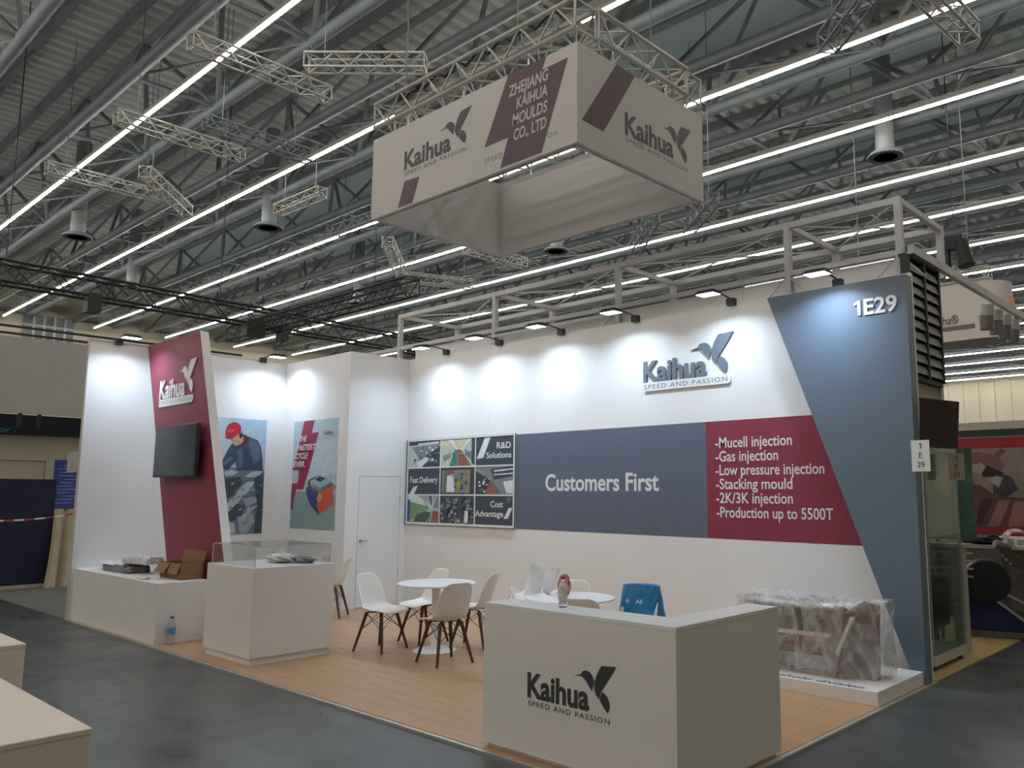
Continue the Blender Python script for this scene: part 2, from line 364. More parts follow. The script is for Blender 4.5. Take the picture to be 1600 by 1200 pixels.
# flat slate sheets under parts of the deck
for (xa, xb, ya, yb) in ((-26, -9.5, 10.9, 13.6), (-2.5, 6.6, 10.0, 12.4), (-20, -6, 14.9, 17.6), (3, 14, 13.9, 16), (-6, 8, 18.5, 21)):
    struct(MB().box(xa, ya, HZ-0.12, xb, yb, HZ-0.04), 'ceiling_sheet', M_baffle)

ROWS = [-16.5, -12.7, -8.9, -5.1, -1.35, 2.43, 6.10, 9.97, 13.44, 17.20, 20.80, 24.57, 28.35, 32.2, 35.95, 39.72, 43.57, 47.42, 51.39, 55.35, 58.96]
NX = [-33.1+4.05*i for i in range(12)]          # nodes of the roof trusses
NX = [-0.7+4.08*(i-8) for i in range(13)]
LX0, LX1 = -32.6, 15.6
ROWWORD = {5: 'nearest', 6: 'second', 7: 'third', 8: 'fourth', 9: 'fifth', 10: 'sixth'}
chord_me = MB().tube((NX[0]-1, 0, 0), (17.5, 0, 0), 0.13, 10).mesh('chord', M_steel, True)
chord2_me = MB().tube((NX[0]-1, 0, 0), (17.5, 0, 0), 0.09, 8).mesh('top_chord', M_steel2, True)
def unit(p, q, r, m, name, n=6): return MB().tube(p, q, r, n).mesh(name, m, True)
ya, yb, yt, zb, zt = -0.64, 1.20, 0.28, 10.4, 12.3
dxh = 4.08/2
webs = [((0, ya, zb), (dxh, yt, zt)), ((0, ya, zb), (-dxh, yt, zt)), ((0, yb, zb), (dxh, yt, zt)), ((0, yb, zb), (-dxh, yt, zt)),
        ((0, yb, zb), (-0.7, 2.5, 12.55)), ((0, yb, zb), (0.7, 2.5, 12.55))]
web_me = [unit(p, q, 0.055, M_steel2, 'web_member', 6) for p, q in webs]
tie_me = unit((0, ya, zb), (0, yb, zb), 0.05, M_steel, 'cross_tie')
dia_me = unit((0, ya, zb), (4.08, yb, zb), 0.032, M_steel, 'wind_brace', 5)
purl_me = MB().bar((NX[0]-1, 0, 0), (17.5, 0, 0), 0.14, 0.22).mesh('purlin', M_steel2)
def lk(name, me, parent, loc): o = bpy.data.objects.new(name, me); COL.objects.link(o); o.parent = parent; o.location = loc; return o
ORD = ['first','second','third','fourth','fifth','sixth','seventh','eighth','ninth','tenth','eleventh','twelfth','thirteenth','fourteenth','fifteenth','sixteenth']
for k, L in enumerate(ROWS):
    w = ROWWORD.get(k, None)
    if k < 5: lab, grp = f'grey tubular roof truss over the front aisle, {ORD[4-k]} one towards the viewer from the stand', 'roof trusses over the front aisle'
    elif w: lab, grp = f'grey tubular steel roof truss carrying the {w} line of ceiling lights', 'roof trusses'
    else: lab, grp = f'grey tubular roof truss far back in the hall, {ORD[k-5]} counted from the stand front', 'far roof trusses'
    t = thing('roof_truss', lab, 'roof truss', (0, L, 0), grp)
    lk('chord', chord_me, t, (0, ya, zb)); lk('chord', chord_me, t, (0, yb, zb)); lk('top_chord', chord2_me, t, (0, yt, zt))
    lk('purlin', purl_me, t, (0, 2.5, 12.6)); lk('purlin', purl_me, t, (0, yt-0.5, 12.55))
    if 5 <= k <= 8:
        for x in NX:
            for me in web_me: lk('web_member', me, t, (x, 0, 0))
            lk('cross_tie', tie_me, t, (x, 0, 0))
            if x < 14: lk('wind_brace', dia_me, t, (x, 0, 0))
    elif 3 <= k:
        mb = MB()
        for x in NX:
            for p, q in webs: mb.tube(Vector(p)+X1*x, Vector(q)+X1*x, 0.055, 4, cap=False)
            mb.tube((x, ya, zb), (x, yb, zb), 0.05, 4, cap=False); mb.tube((x, ya, zb), (x+4.08, yb, zb), 0.032, 3, cap=False)
        o = bpy.data.objects.new('web', mb.mesh('web', M_steel2)); COL.objects.link(o); o.parent = t; o['kind'] = 'stuff'
# lines of ceiling lights: a housing and a row of tubes under each truss
seg = 2.41
nseg = int((LX1-LX0)/seg)
tube_me = MB().add([(0.012,-.021,0),(seg-.012,-.021,0),(seg-.012,.021,0),(0.012,.021,0),(0.012,-.021,.045),(seg-.012,-.021,.045),(seg-.012,.021,.045),(0.012,.021,.045)],
                   [(0,3,2,1),(0,1,5,4),(1,2,6,5),(2,3,7,6),(3,0,4,7)]).mesh('tube', M_tube)
hous_me = MB().prism([(LX0, -.055, 10.075), (LX0, -.03, 10.15), (LX0, .03, 10.15), (LX0, .055, 10.075), (LX0, .042, 10.03), (LX0, -.042, 10.03)], X1, nseg*seg).mesh('housing', M_house)
upl_me = MB().add([(LX0, -.026, 10.152), (LX0+nseg*seg, -.026, 10.152), (LX0+nseg*seg, .026, 10.152), (LX0, .026, 10.152)], [(0, 1, 2, 3)]).mesh('added_uplight_strip', M_up)  # glowing strip added above the housing to brighten the roof deck
for k, L in enumerate(ROWS):
    w = ROWWORD.get(k)
    if k < 5: lab, grp = f'line of white ceiling lights over the front aisle, {ORD[4-k]} one towards the viewer', 'ceiling light lines over the front aisle'
    elif w: lab, grp = f'continuous line of white ceiling lights, {w} from the front of the picture', 'lines of ceiling lights'
    else: lab, grp = f'thin far line of white ceiling lights, {ORD[k-5]} counted back from the stand', 'far lines of ceiling lights'
    t = thing('ceiling_light', lab, 'ceiling light', (0, L, 0), grp)
    o = bpy.data.objects.new('housing', hous_me); COL.objects.link(o); o.parent = t
    o = bpy.data.objects.new('added_uplight_strip', upl_me); COL.objects.link(o); o.parent = t
    if 5 <= k <= 10:
        for i in range(nseg): lk('tube', tube_me, t, (LX0+i*seg, 0, 9.985))
    else:
        mb = MB()
        for i in range(nseg):
            x0 = LX0+i*seg+.012; x1 = x0+seg-.024
            mb.add([(x0,-.021,9.985),(x1,-.021,9.985),(x1,.021,9.985),(x0,.021,9.985),(x0,-.021,10.03),(x1,-.021,10.03),(x1,.021,10.03),(x0,.021,10.03)], [(0,3,2,1),(0,1,5,4),(1,2,6,5),(2,3,7,6),(3,0,4,7)])
        o = bpy.data.objects.new('tube_row', mb.mesh('tube_row', M_tube)); COL.objects.link(o); o.parent = t; o['kind'] = 'stuff'
    mb = MB()
    for x in NX: mb.tube((x, 0, 10.15), (x, -0.0, 10.4), 0.012, 4)
    o = bpy.data.objects.new('hanger', mb.mesh('hanger', M_steel)); COL.objects.link(o); o.parent = t; o['kind'] = 'stuff'
# air outlets: drum with a ring
ring = [(-14.7, 3.85, 'above the left end of the stand'), (-9.45, 7.3, 'left of the hanging canopy'), (6.2, 14.3, 'right of the hanging canopy'), (-4.7, 14.65, 'behind the hanging canopy'), (-20, 7.3, 'far left'), (-16, 14.6, 'near the black truss')]
for x, y, wd_ in ring:
    t = thing('air_diffuser', f'round grey ventilation outlet hanging from the roof, {wd_}', 'ventilation outlet', (x, y, 9.6), 'ventilation outlets')
    MB().lathe((x, y, 9.6), [(0.20, 0), (0.21, 0.05), (0.21, 2.9), (0.18, 2.95)], 20).build('drum', M_steel2, t, True)
    MB().lathe((x, y, 9.5), [(0.27, 0.0), (0.40, 0.0), (0.41, 0.03), (0.34, 0.10), (0.22, 0.16), (0.21, 0.12), (0.26, 0.03), (0.27, 0.0)], 28).build('ring', M_steel, t, True)

# ---------------- lattice trusses
def lattice(p, q, w, h, rc, rw, step, m, parent, upv=None, n=6, end=True):
    p = Vector(p); q = Vector(q); d = (q-p); L = d.length; d.normalize()
    u = Vector(upv) if upv else Vector((0, 0, 1)); a = d.cross(u).normalized()*w/2; b = (a.normalized().cross(d)).normalized()*h/2
    c4 = [a+b, a-b, -a-b, -a+b]
    for c in c4: MB().tube(p+c, q+c, rc, n+2).build('chord', m, parent, True)
    mb = MB(); k = max(1, round(L/step)); s = L/k
    for i in range(k):
        for j in range(4):
            c0, c1 = c4[j], c4[(j+1) % 4]
            A, B_ = (c0, c1) if (i+j) % 2 == 0 else (c1, c0)
            mb.tube(p+d*(i*s)+A, p+d*((i+1)*s)+B_, rw, max(3, n-2), cap=False)
    if end:
        for e in (p, q):
            for j in range(4): mb.tube(e+c4[j], e+c4[(j+1) % 4], rw, 4)
    o = mb.build('lacing', m, parent); return o
LOOSE = [((-0.28, 1.2, 9.2), (-0.28, 3.75, 9.2), 'silver lighting truss across the nearest light line, top left', 1),
         ((-4.22, 1.4, 9.2), (-4.22, 4.0, 9.2), 'silver lighting truss left of and below the one nearest the top edge', 1),
         ((-3.15, 2.7, 9.2), (-3.15, 5.0, 9.2), 'dull lighting truss right beside the second one on the left', 0),
         ((-8.27, 1.3, 9.2), (-8.27, 3.85, 9.2), 'silver lighting truss crossing the lights at far left', 1),
         ((-6.8, 2.9, 9.2), (-8.85, 4.73, 9.2), 'short slanting silver truss between two light lines at left', 1),
         ((0.5, 2.86, 9.2), (2.05, 4.25, 9.2), 'level silver truss ending beside the canopy rigging', 1),
         ((-7.0, 6.32, 9.2), (-4.9, 6.38, 9.2), 'bright short truss under the dark roof sheet, left of the canopy', 1),
         ((-7.4, 8.28, 9.2), (-4.7, 8.37, 9.2), 'dull truss just left of the canopy lower corner', 0),
         ((-3.87, 7.64, 8.0), (-6.23, 9.79, 8.0), 'steeply slanting silver truss below the canopy, left part of the bent pair', 1),
         ((-6.4, 9.95, 8.0), (-5.5, 11.9, 8.0), 'level silver truss below the canopy, foot of the bent pair', 1),
         ((-2.79, 9.3, 8.0), (-2.71, 11.3, 8.0), 'bright truss directly under the canopy bottom corner', 1),
         ((8.45, 6.35, 8.0), (9.5, 5.4, 8.0), 'silver truss end hanging at the top edge right of the canopy', 0),
         ((9.9, 5.4, 8.0), (10.02, 7.4, 8.0), 'silver truss crossing a light line at the top right', 1),
         ((2.43, 11.75, 8.0), (3.93, 10.45, 8.0), 'dull slanting truss below the right corner of the canopy', 0),
         ((0.38, 12.28, 8.0), (2.3, 10.54, 8.0), 'dull slanting truss behind the canopy bottom right edge', 0)]
for p, q, lab, bright in LOOSE:
    t = thing('lighting_truss', lab, 'truss', ((p[0]+q[0])/2, (p[1]+q[1])/2, p[2]), 'short lighting trusses under the roof')
    lattice(p, q, 0.26, 0.26, 0.022, 0.011, 0.26, M_truss if bright else M_steel, t)
    for f in (0.15, 0.85):
        c = Vector(p).lerp(Vector(q), f); MB().tube(c+Z1*0.13, (c.x, c.y, 12.57), 0.009, 4).build('suspension_cable', M_steel, t)

# black rigging of the neighbouring stand, left
t = thing('black_truss', 'long black box truss hanging over the neighbouring stand at left', 'truss', (-7.1, 4, 6.3))
lattice((-7.0, -6, 6.38), (-8.2, 15.5, 6.38), 0.45, 0.45, 0.035, 0.016, 0.45, M_black, t)
for y in (0.5, 5.2, 10): MB().tube((-7.35-0.056*y, y, 6.6), (-7.35-0.056*y, y, 12.57), 0.012, 4).build('suspension_cable', M_black, t)
for y, f in ((2.2, 0.2), (6.0, 0.35), (6.8, 0.15)):
    MB().obox((-7.35, y, 6.0), (0.16, 0, 0), (0, f*0.7, 0), (0, 0, 0.22)).build('chain_hoist', M_black, t)
t = thing('black_truss', 'black cross truss running behind the top of the crimson fin', 'truss', (-4.5, 8.6, 5.9))
lattice((-9.6, 6.5, 6.2), (-1.2, 6.5, 6.2), 0.35, 0.35, 0.03, 0.014, 0.4, M_black, t)
t = thing('black_truss', 'black truss with lamps behind the storage room wall', 'truss', (-6.5, 12.5, 6.2))
lattice((-8.2, 12.5, 6.3), (3.5, 12.5, 6.3), 0.4, 0.4, 0.035, 0.016, 0.45, M_black, t)
for x in (-6.5, -5.6, -3.2, -1.4, 0.8): MB().lathe((x, 12.5, 5.75), [(0.09, 0), (0.13, 0.02), (0.13, 0.22), (0.05, 0.32)], 12).build('spotlight', M_black, t, True)
for z, lab in ((4.70, 'upper thin black rail above the grey fascia at left'), (4.57, 'lower thin black rail just above the grey fascia at left')):
    tag(MB().bar((-4.12, -5, z), (-4.12, 1.35 if z < 4.6 else 4.2, z), 0.04, 0.04).build('rail', M_black), lab, 'rail', 'black rails above the fascia')

# ================================================================ THE STAND
fl = MB().box(-0.05, -0.02, 0.0, W+0.03, B+.06, 0.008).build('stand_floor', M_beige, loc=(0, 0, 0)); fl['kind'] = 'structure'
pl_w, pl_l = 0.193, 1.285
plank_me = MB().bbox(0, 0, 0, pl_l-0.0025, pl_w-0.0025, 0.006, 0.001).mesh('plank', M_wood)
def plank(x0, x1, y0, y1):
    if x1-x0 < 0.03: return
    if abs(x1-x0-pl_l) < 0.001 and abs(y1-y0-pl_w) < 0.001: me = plank_me
    else: me = MB().bbox(0, 0, 0, x1-x0-0.0025, y1-y0-0.0025, 0.006, 0.001).mesh('plank', M_wood)
    lk('plank', me, fl, (x0, y0, 0.008))
y = 0.02; row = 0
while y < B-0.01:
    y1 = min(B, y+pl_w); x = 0.0-(row*0.431 % pl_l)
    while x < W-0.01:
        plank(max(0, x), min(W, x+pl_l), y, y1); x += pl_l
    y = y1; row += 1
FZ = 0.014
MB().box(-0.05, -0.045, 0, W+0.06, -0.02, 0.022).build('edge_strip', M_alu, fl)
MB().box(W+0.035, -0.02, 0, W+0.06, B, 0.022).build('edge_strip', M_alu, fl)

# partition walls
def wall(name, box, label, edge=None):
    t = thing(name, label, 'partition wall', ((box[0]+box[3])/2, (box[1]+box[4])/2, 0)); MB().box(*box).build('wall_board', M_wall, t); return t
wl = wall('partition_wall', (-0.06, 0, 0, 0, B, H), 'tall white side wall at the left end of the stand')
MB().box(-0.065, -0.012, 0, 0.0, 0.0, H).build('edge_trim', M_beige, wl)
MB().box(-0.07, -0.012, H, 0.01, 3.03, H+0.012).build('top_rail', M_alu, wl)
for y in (0.98, 1.98): MB().box(0, y, 0, 0.0006, y+0.003, H).build('panel_joint', mat('faint_joint', (0.66, 0.66, 0.67), 0.7, noise=0.02), wl)
cl = thing('storage_room', 'white storage cubicle with a door in the back left corner', 'storage cubicle', (0.99, 3.6, 0))
MB().box(0, 3.05, 0, 1.973, 3.11, H).build('front_wall', M_wall, cl)
MB().box(1.913, 3.11, 0, 1.973, 3.275, H).build('side_wall', M_wall, cl)
MB().box(1.913, 4.045, 0, 1.973, B, H).build('side_wall', M_wall, cl)
MB().box(1.913, 3.275, 2.015, 1.973, 4.045, H).build('side_wall', M_wall, cl)
MB().box(1.9, 3.275, 2.0, 1.94, 4.045, 2.02).build('door_frame', M_seam, cl)
MB().box(1.93, 3.282, 0.02, 1.9745, 4.038, 2.008).build('door', M_wall, cl)
dr = cl.children[-1]
mb = MB(); mb.tube((1.972, 3.335, 1.02), (1.985, 3.335, 1.02), 0.026, 14); mb.tube((1.985, 3.335, 1.02), (2.02, 3.335, 1.02), 0.010, 8)
mb.tube((2.02, 3.335, 1.02), (2.02, 3.43, 1.015), 0.009, 8); mb.build('door_handle', M_steelchrome, dr, True)
MB().box(1.974, 4.036, 0.45, 1.979, 4.044, 0.55).build('hinge', M_steelchrome, dr); MB().box(1.974, 4.036, 1.6, 1.979, 4.044, 1.7).build('hinge', M_steelchrome, dr)
bwl = wall('partition_wall', (1.973, B, 0, W, B+0.06, H), 'long white back wall with the slate and crimson band')
A = Art((0, B, 0), X1, Z1)
A.poly([(4.56, 1.255), (7.76, 1.245), (7.76, 2.585), (4.56, 2.585)], M_slate); A.build('slate_band', bwl)
A = Art((0, B, 0), X1, Z1)
A.poly([(7.76, 1.245), (9.95, 1.235), (9.35, 2.585), (7.76, 2.585)], M_crim); A.build('crimson_band', bwl)
lettering('Customers First', (5.14, B, 1.79), X1, Z1, M_white, bwl, 0.215, 1.93, bold=0.02, name='slogan_lettering')
for i, (s_, z) in enumerate(zip(['-Mucell injection', '-Gas injection', '-Low pressure injection', '-Stacking mould', '-2K/3K injection', '-Production up to 5500T'], [2.277, 2.12, 1.963, 1.806, 1.648, 1.487])):
    lettering(s_, (7.885, B, z), X1, Z1, M_white, bwl, 0.115, {0: .97, 1: .80, 2: 1.33, 3: .96, 4: .96, 5: 1.41}[i], bold=0.012, name='list_lettering', proud=0.003)
for x in (2.95, 3.95, 4.95, 5.95, 6.95, 7.95, 8.95): MB().box(x, B-0.0006, 0, x+0.003, B, H).build('panel_joint', mat('faint_joint', (0.66, 0.66, 0.67), 0.7, noise=0.02), bwl)
# wall logo, raised letters on the back wall
t = thing('wall_logo', 'raised grey company logo with hummingbird on the white back wall', 'logo sign', (7.5, B, 3.0))
logo((6.86, B, 3.135), X1, Z1, 0.245, M_inkgrey, t, depth=0.022, xs=1.09, plate=M_white)
# slate tower panel
t = thing('slate_panel', 'tall slate grey slanted panel closing the right end of the back wall', 'panel', (9.5, 4.08, 0))
MB().prism([(10.11, 4.0, 0.01), (10.21, 4.0, 0.01), (10.21, 4.0, 3.895), (8.69, 4.0, 3.895)], Y1, 0.157).build('panel_board', M_tower, t)
lettering('E29', (9.783, 4.0, 3.545), X1, Z1, M_white, t, 0.155, 0.335, bold=0.022, depth=0.012, name='stand_number')
one_at = (9.672, 4.0, 3.545)
# stand number tabs
def one(P0, U, V, m, parent, cap, depth, proud=0.0015):
    U = Vector(U); V = Vector(V); N = U.cross(V); P0 = Vector(P0)+N*proud
    pts = [(0.30, 0), (0.50, 0), (0.50, 1.0), (0.34, 1.0), (0.06, 0.84), (0.06, 0.66), (0.30, 0.78)]
    return MB().prism([P0+U*(x*cap)+V*(y*cap) for x, y in pts], N, depth).build('digit_one', m, parent)
def tab(label, lines, P, U, w, h, m):
    t = thing('number_tab', label, 'number sign', P)
    P = Vector(P); U = Vector(U); N = U.cross(Z1)
    MB().obox(P+U*w/2+Z1*h/2, U*w/2, N*0.002, Z1*h/2).build('sign_card', m, t)
    one(P+U*(w/2-h*.05)+Z1*(h-h*0.27)+N*0.002, U, Z1, M_ink, t, h*0.17, 0.0006)
    for i, s_ in enumerate(lines):
        if s_ != '1': lettering(s_, P+U*w/2+Z1*(h-h*(0.27+0.3*i))+N*0.002, U, Z1, M_ink, t, h*0.17, None, bold=0.004, name='sign_lettering', align='CENTER')
one(one_at, X1, Z1, M_white, bpy.data.objects['slate_panel'], 0.155, 0.012)
tab('white number tab reading 1 E 29 on the edge of the slate panel', ['1', 'E', '29'], (10.185, 3.985, 1.965), (1, 0, 0), 0.17, 0.295, M_white)

# crimson fin
fy = 0.79
t = thing('crimson_panel', 'crimson leaning panel standing out from the left wall', 'panel', (1.9, 0.9, 0))
def fx(z, x0, x1, z0=3.955, z1=1.10): return x0+(x1-x0)*(z0-z)/(z0-z1)
xl0, xr0 = fx(0.01, 0.0, 1.10), fx(0.01, 1.80, 2.84)
MB().prism([(xl0, fy, 0.01), (xr0, fy, 0.01), (1.80, fy, 3.955), (0.0, fy, 3.955)], Y1, 0.115).build('panel_board', M_white, t)
A = Art((0, fy, 0), X1, Z1); A.poly([(xl0, 0.01), (xr0, 0.01), (1.80, 3.955), (0, 3.955)], M_crim); A.build('crimson_face', t)
lg = thing('wall_logo', 'raised white company logo with hummingbird on the crimson panel', 'logo sign', (1.2, fy, 3.0))
logo((0.60, fy-0.002, 3.10), X1, Z1, 0.25, M_white, lg, depth=0.014, xs=0.97, plate=M_white, slogan_m=mat('pale_grey_ink', (0.45, 0.47, 0.5), 0.5, noise=0.02), bold=0.02)
# television on the fin
tv = thing('television', 'flat black television on the crimson panel', 'television', (1.5, 0.72, 1.97))
MB().bbox(0.86, 0.66, 1.965, 2.20, 0.715, 2.665, 0.006).build('tv_case', M_blackp, tv)
MB().box(0.875, 0.6575, 1.99, 2.185, 0.66, 2.65).build('screen', M_screen, tv)
MB().box(1.25, 0.715, 2.15, 1.8, 0.788, 2.5).build('wall_bracket', M_black, tv)

# low white bench platform at left
t = thing('display_bench', 'long low white bench against the left wall', 'display plinth', (1.45, 0.3, 0))
MB().bbox(0.005, 0.03, FZ, 2.895, 0.62, 0.707, 0.004).build('bench_body', M_lacq, t)
# posters
t = thing('poster', 'poster of a worker in a red cap behind engine parts, on the left wall', 'poster', (0, 2.1, 1.08), 'posters in the back left corner')
def PM(x, y): R = 555-45*(y-80)/1030; return 2.74-(R-x)/430*0.82, 2.955-(y-80)/1030*1.865
A = Art((0, 0, 0), Y1, Z1)
pc = lambda n, r, g, b: mat('print_'+n, c255(r, g, b), 0.5, noise=0.10, nscale=14)
lb, lb2, rd, sk, jk, jk2, gm, gm2, gm3, gl_ = pc('sky', 165, 190, 208), pc('sky_light', 190, 207, 218), pc('red_cap', 185, 45, 60), pc('skin', 190, 155, 135), pc('jacket', 62, 78, 100), pc('jacket_light', 92, 108, 130), pc('machine_mid', 112, 126, 136), pc('machine_dark', 66, 80, 90), pc('machine_pale', 150, 165, 176), pc('tube_pale', 178, 190, 200)
clipr = (1.38, 1.09, 2.74, 2.955)
A.poly([(1.38, 1.09), (2.74, 1.09), (2.74, 2.955), (1.38, 2.955)], lb)
A.poly([(1.38, 2.2), (2.2, 2.3), (2.1, 2.955), (1.38, 2.955)], lb2)
W_ = lambda pts, m: A.poly(pts, m, PM, clipr)
W_([(-200,560),(150,560),(250,520),(550,540),(560,1110),(-200,1110)], gm)
W_([(240,310),(330,230),(400,240),(470,270),(500,330),(515,440),(520,545),(290,545),(275,470),(215,540),(160,545),(155,480),(200,380)], jk)
W_([(400,250),(460,280),(490,340),(500,430),(440,480),(410,400),(390,320)], jk2); W_([(290,360),(330,350),(340,520),(300,520)], jk2); W_([(170,470),(240,420),(250,450),(180,500)], jk2)
W_([(330,215),(370,230),(385,290),(350,320),(290,330),(330,290)], pc('collar', 95, 35, 55))
W_([(245,265),(300,215),(340,220),(345,280),(320,310),(280,328),(250,310)], sk); W_([(300,215),(330,205),(340,240),(310,260)], pc('hair', 50, 45, 45))
W_([(190,265),(185,220),(192,175),(215,135),(255,115),(295,120),(320,150),(322,200),(290,225),(240,270)], rd); W_([(200,185),(260,180),(262,200),(205,210)], pc('cap_light', 215, 90, 100))
W_([(175,560),(240,540),(300,560),(260,590),(190,600)], gl_); W_([(355,600),(430,550),(510,545),(500,580),(420,610)], gl_)
W_([(195,850),(370,650),(450,640),(400,720),(230,910),(190,930)], gl_); W_([(185,620),(320,600),(340,660),(230,780),(190,800)], gm2)
W_([(200,930),(290,840),(360,860),(330,960),(240,1000)], gm2); W_([(440,620),(520,560),(520,1105),(440,1105),(470,860)], gm2); W_([(330,800),(450,780),(470,820),(380,870)], gm3)
W_([(290,960),(420,920),(450,1000),(380,1100),(320,1105)], gm3); W_([(210,1000),(270,1010),(280,1100),(215,1105)], gl_); W_([(310,970),(440,860),(450,880),(330,990)], gl_)
for i in range(26):
    x, y = random.uniform(190, 500), random.uniform(610, 1080); a = random.uniform(15, 42); b = random.uniform(4, 12)
    W_([(x, y), (x+a, y-a*.7), (x+a+b, y-a*.6+b), (x+b, y+b)], random.choice([gm2, gm3, gl_, gm]))
MB().box(0.0, 1.38, 1.09, 0.001, 2.74, 2.955).build('poster_sheet', M_white, t); A.build('poster_print', t)
t = thing('poster', 'poster of an orange moulding tool with crimson zigzag, on the storage wall', 'poster', (1.0, 3.05, 1.17), 'posters in the back left corner')
A = Art((0, 3.05, 0), X1, Z1)
q0 = (0.345, 1.175, 1.70, 2.925)
HM = homog([(118, 115), (510, 80), (470, 1085), (68, 1060)], [(0.345, 2.925), (1.70, 2.925), (1.70, 1.175), (0.345, 1.175)])
G = lambda pts, m: A.poly(pts, m, HM, q0)
G([(118,115),(510,80),(470,1085),(68,1060)], pc('poster_blue', 172, 192, 200)); G([(60,720),(480,760),(470,1085),(60,1065)], pc('poster_teal', 138, 160, 160)); G([(250,300),(510,250),(490,560),(240,640)], pc('poster_pale', 190, 203, 213))
pcr = pc('poster_crimson', 150, 45, 78)
G([(205,108),(298,98),(272,212),(332,205),(262,480),(238,560),(192,712),(128,712),(152,600),(152,540),(96,540),(115,470),(165,280)], pcr); G([(92,660),(150,655),(128,712),(80,880)], pcr); G([(60,720),(128,712),(95,900),(78,880)], pc('poster_crimson2', 140, 50, 80))
def on(f, x, y, o): u, v = f(x, y); return Vector(o)+X1*u+Z1*v
base = Vector((0, 3.05, 0))
ob = [('THE', 172, 290, 235, 52), ('FASTEST', 145, 366, 315, 55), ('CYCLE', 135, 440, 245, 50), ('EVER.', 115, 512, 218, 52)]
G([(222,660),(250,620),(330,590),(410,620),(450,655),(462,670),(440,860),(345,925),(330,945),(245,830),(218,745)], pc('tool_shadow', 92, 95, 110))
G([(330,740),(465,668),(448,850),(345,935),(318,880),(315,790)], pc('tool_orange', 205, 92, 72)); G([(218,700),(320,745),(322,800),(318,870),(240,815),(220,750)], pc('tool_blue', 70, 72, 130))
G([(240,815),(318,872),(330,945),(255,850)], pc('tool_dark', 70, 70, 80)); G([(255,640),(340,592),(425,632),(440,660),(340,730),(262,680)], pc('tool_steel', 165, 182, 192)); G([(300,625),(345,595),(395,615),(345,650)], pc('tool_black', 62, 66, 74))
G([(270,660),(340,700),(430,650),(432,668),(340,725),(265,676)], pc('tool_steel_dark', 120, 138, 150)); G([(310,800),(340,740),(370,760),(360,810),(330,830)], pc('tool_gold', 200, 150, 110))
G([(440,820),(460,812),(460,845),(438,852)], pc('tool_orange', 0, 0, 0)); G([(460,665),(488,680),(484,715),(460,715)], pc('tool_green', 150, 165, 110)); G([(325,945),(350,930),(345,965)], pc('tool_gold', 0, 0, 0))
G([(222,650),(240,655),(238,690),(220,690)], pc('tool_gold', 0, 0, 0))
MB().box(0.33, 3.049, 1.16, 1.715, 3.05, 2.94).build('poster_sheet', M_white, t); A.build('poster_print', t)
for s_, x, y, x2, h in ob:
    p = on(HM, x, y, base); q = on(HM, x2, y-8, base); lettering(s_, (p.x, 3.05-0.02, p.z), X1, Z1, M_white, t, 0.088, q.x-p.x, bold=0.02, shear=0.25, name='poster_lettering')
p = on(HM, 388, 228, base); lettering('Kaihua', (p.x, 3.03, p.z), X1, Z1, pcr, t, 0.06, 0.25, bold=0.02, name='brand_lettering')

# framed photo wall with nine tiles
t = thing('photo_panel', 'framed panel of nine factory pictures on the back wall', 'picture panel', (3.28, B, 1.26))
gx0, gx1, gz0, gz1, gd = 2.03, 4.55, 1.262, 2.60, 0.022
MB().box(gx0-0.04, B-gd, gz0-.01, gx1+.002, B, gz1+.004).build('panel_case', mat('dark_grey_case', (0.10, 0.11, 0.13), 0.5, noise=0.04), t)  # dark box runs past the frame as a narrow strip at left
fr = MB(); fw = 0.022; yA, yB = B-gd-0.010, B-gd
fr.box(gx0, yA, gz0, gx1, yB, gz0+fw*1.5); fr.box(gx0, yA, gz1-fw, gx1, yB, gz1); fr.box(gx0, yA, gz0+fw*1.5, gx0+fw, yB, gz1-fw); fr.box(gx1-fw, yA, gz0+fw*1.5, gx1, yB, gz1-fw)
cw = (gx1-gx0-2*fw)/3; ch = (gz1-gz0-2.5*fw)/3
cx = [gx0+fw+cw*i for i in range(4)]; cz = [gz0+fw*1.5+ch*i for i in range(4)]
for i in (1, 2): fr.box(cx[i]-0.010, yA+.002, cz[0], cx[i]+0.010, yB, cz[3]); fr.box(cx[0], yA+.003, cz[i]-0.010, cx[3], yB, cz[i]+0.010)
fr.build('frame', M_white, t)
TP = {}
def tile(ci, ri, bg, polys):
    a0, a1 = cx[ci]+0.010, cx[ci+1]-0.010; b0, b1 = cz[ri]+0.010, cz[ri+1]-0.010
    A = Art((0, B-gd-0.001, 0), X1, Z1); cl_ = (a0, b0, a1, b1); f = lambda x, y: (a0+(a1-a0)*x, b1-(b1-b0)*y)
    A.poly([(0, 0), (1, 0), (1, 1), (0, 1)], bg, f, cl_)
    for pts, m in polys: A.poly(pts, m, f, cl_)
    return A.build('photo_tile', t)
slt = pc('tile_slate', 62, 74, 84); pg = pc('tile_pale_green', 178, 196, 188); dk = pc('tile_dark', 62, 70, 84); wt = pc('tile_white', 215, 222, 226); gr = pc('tile_grey', 128, 136, 142); cr_ = pc('tile_cream', 200, 196, 170); tl = pc('tile_teal', 70, 135, 120); tc_ = pc('tile_terracotta', 150, 92, 76); yl = pc('tile_yellow', 170, 150, 70)
R = random.Random(3)
def scatter(n, x0, y0, x1, y1, s0, s1, ms): return [([(x, y), (x+a, y-b*.3), (x+a*1.1, y+b), (x+.1*a, y+b*1.2)], R.choice(ms)) for x, y, a, b in [(R.uniform(x0, x1), R.uniform(y0, y1), R.uniform(s0, s1), R.uniform(s0, s1)) for _ in range(n)]]
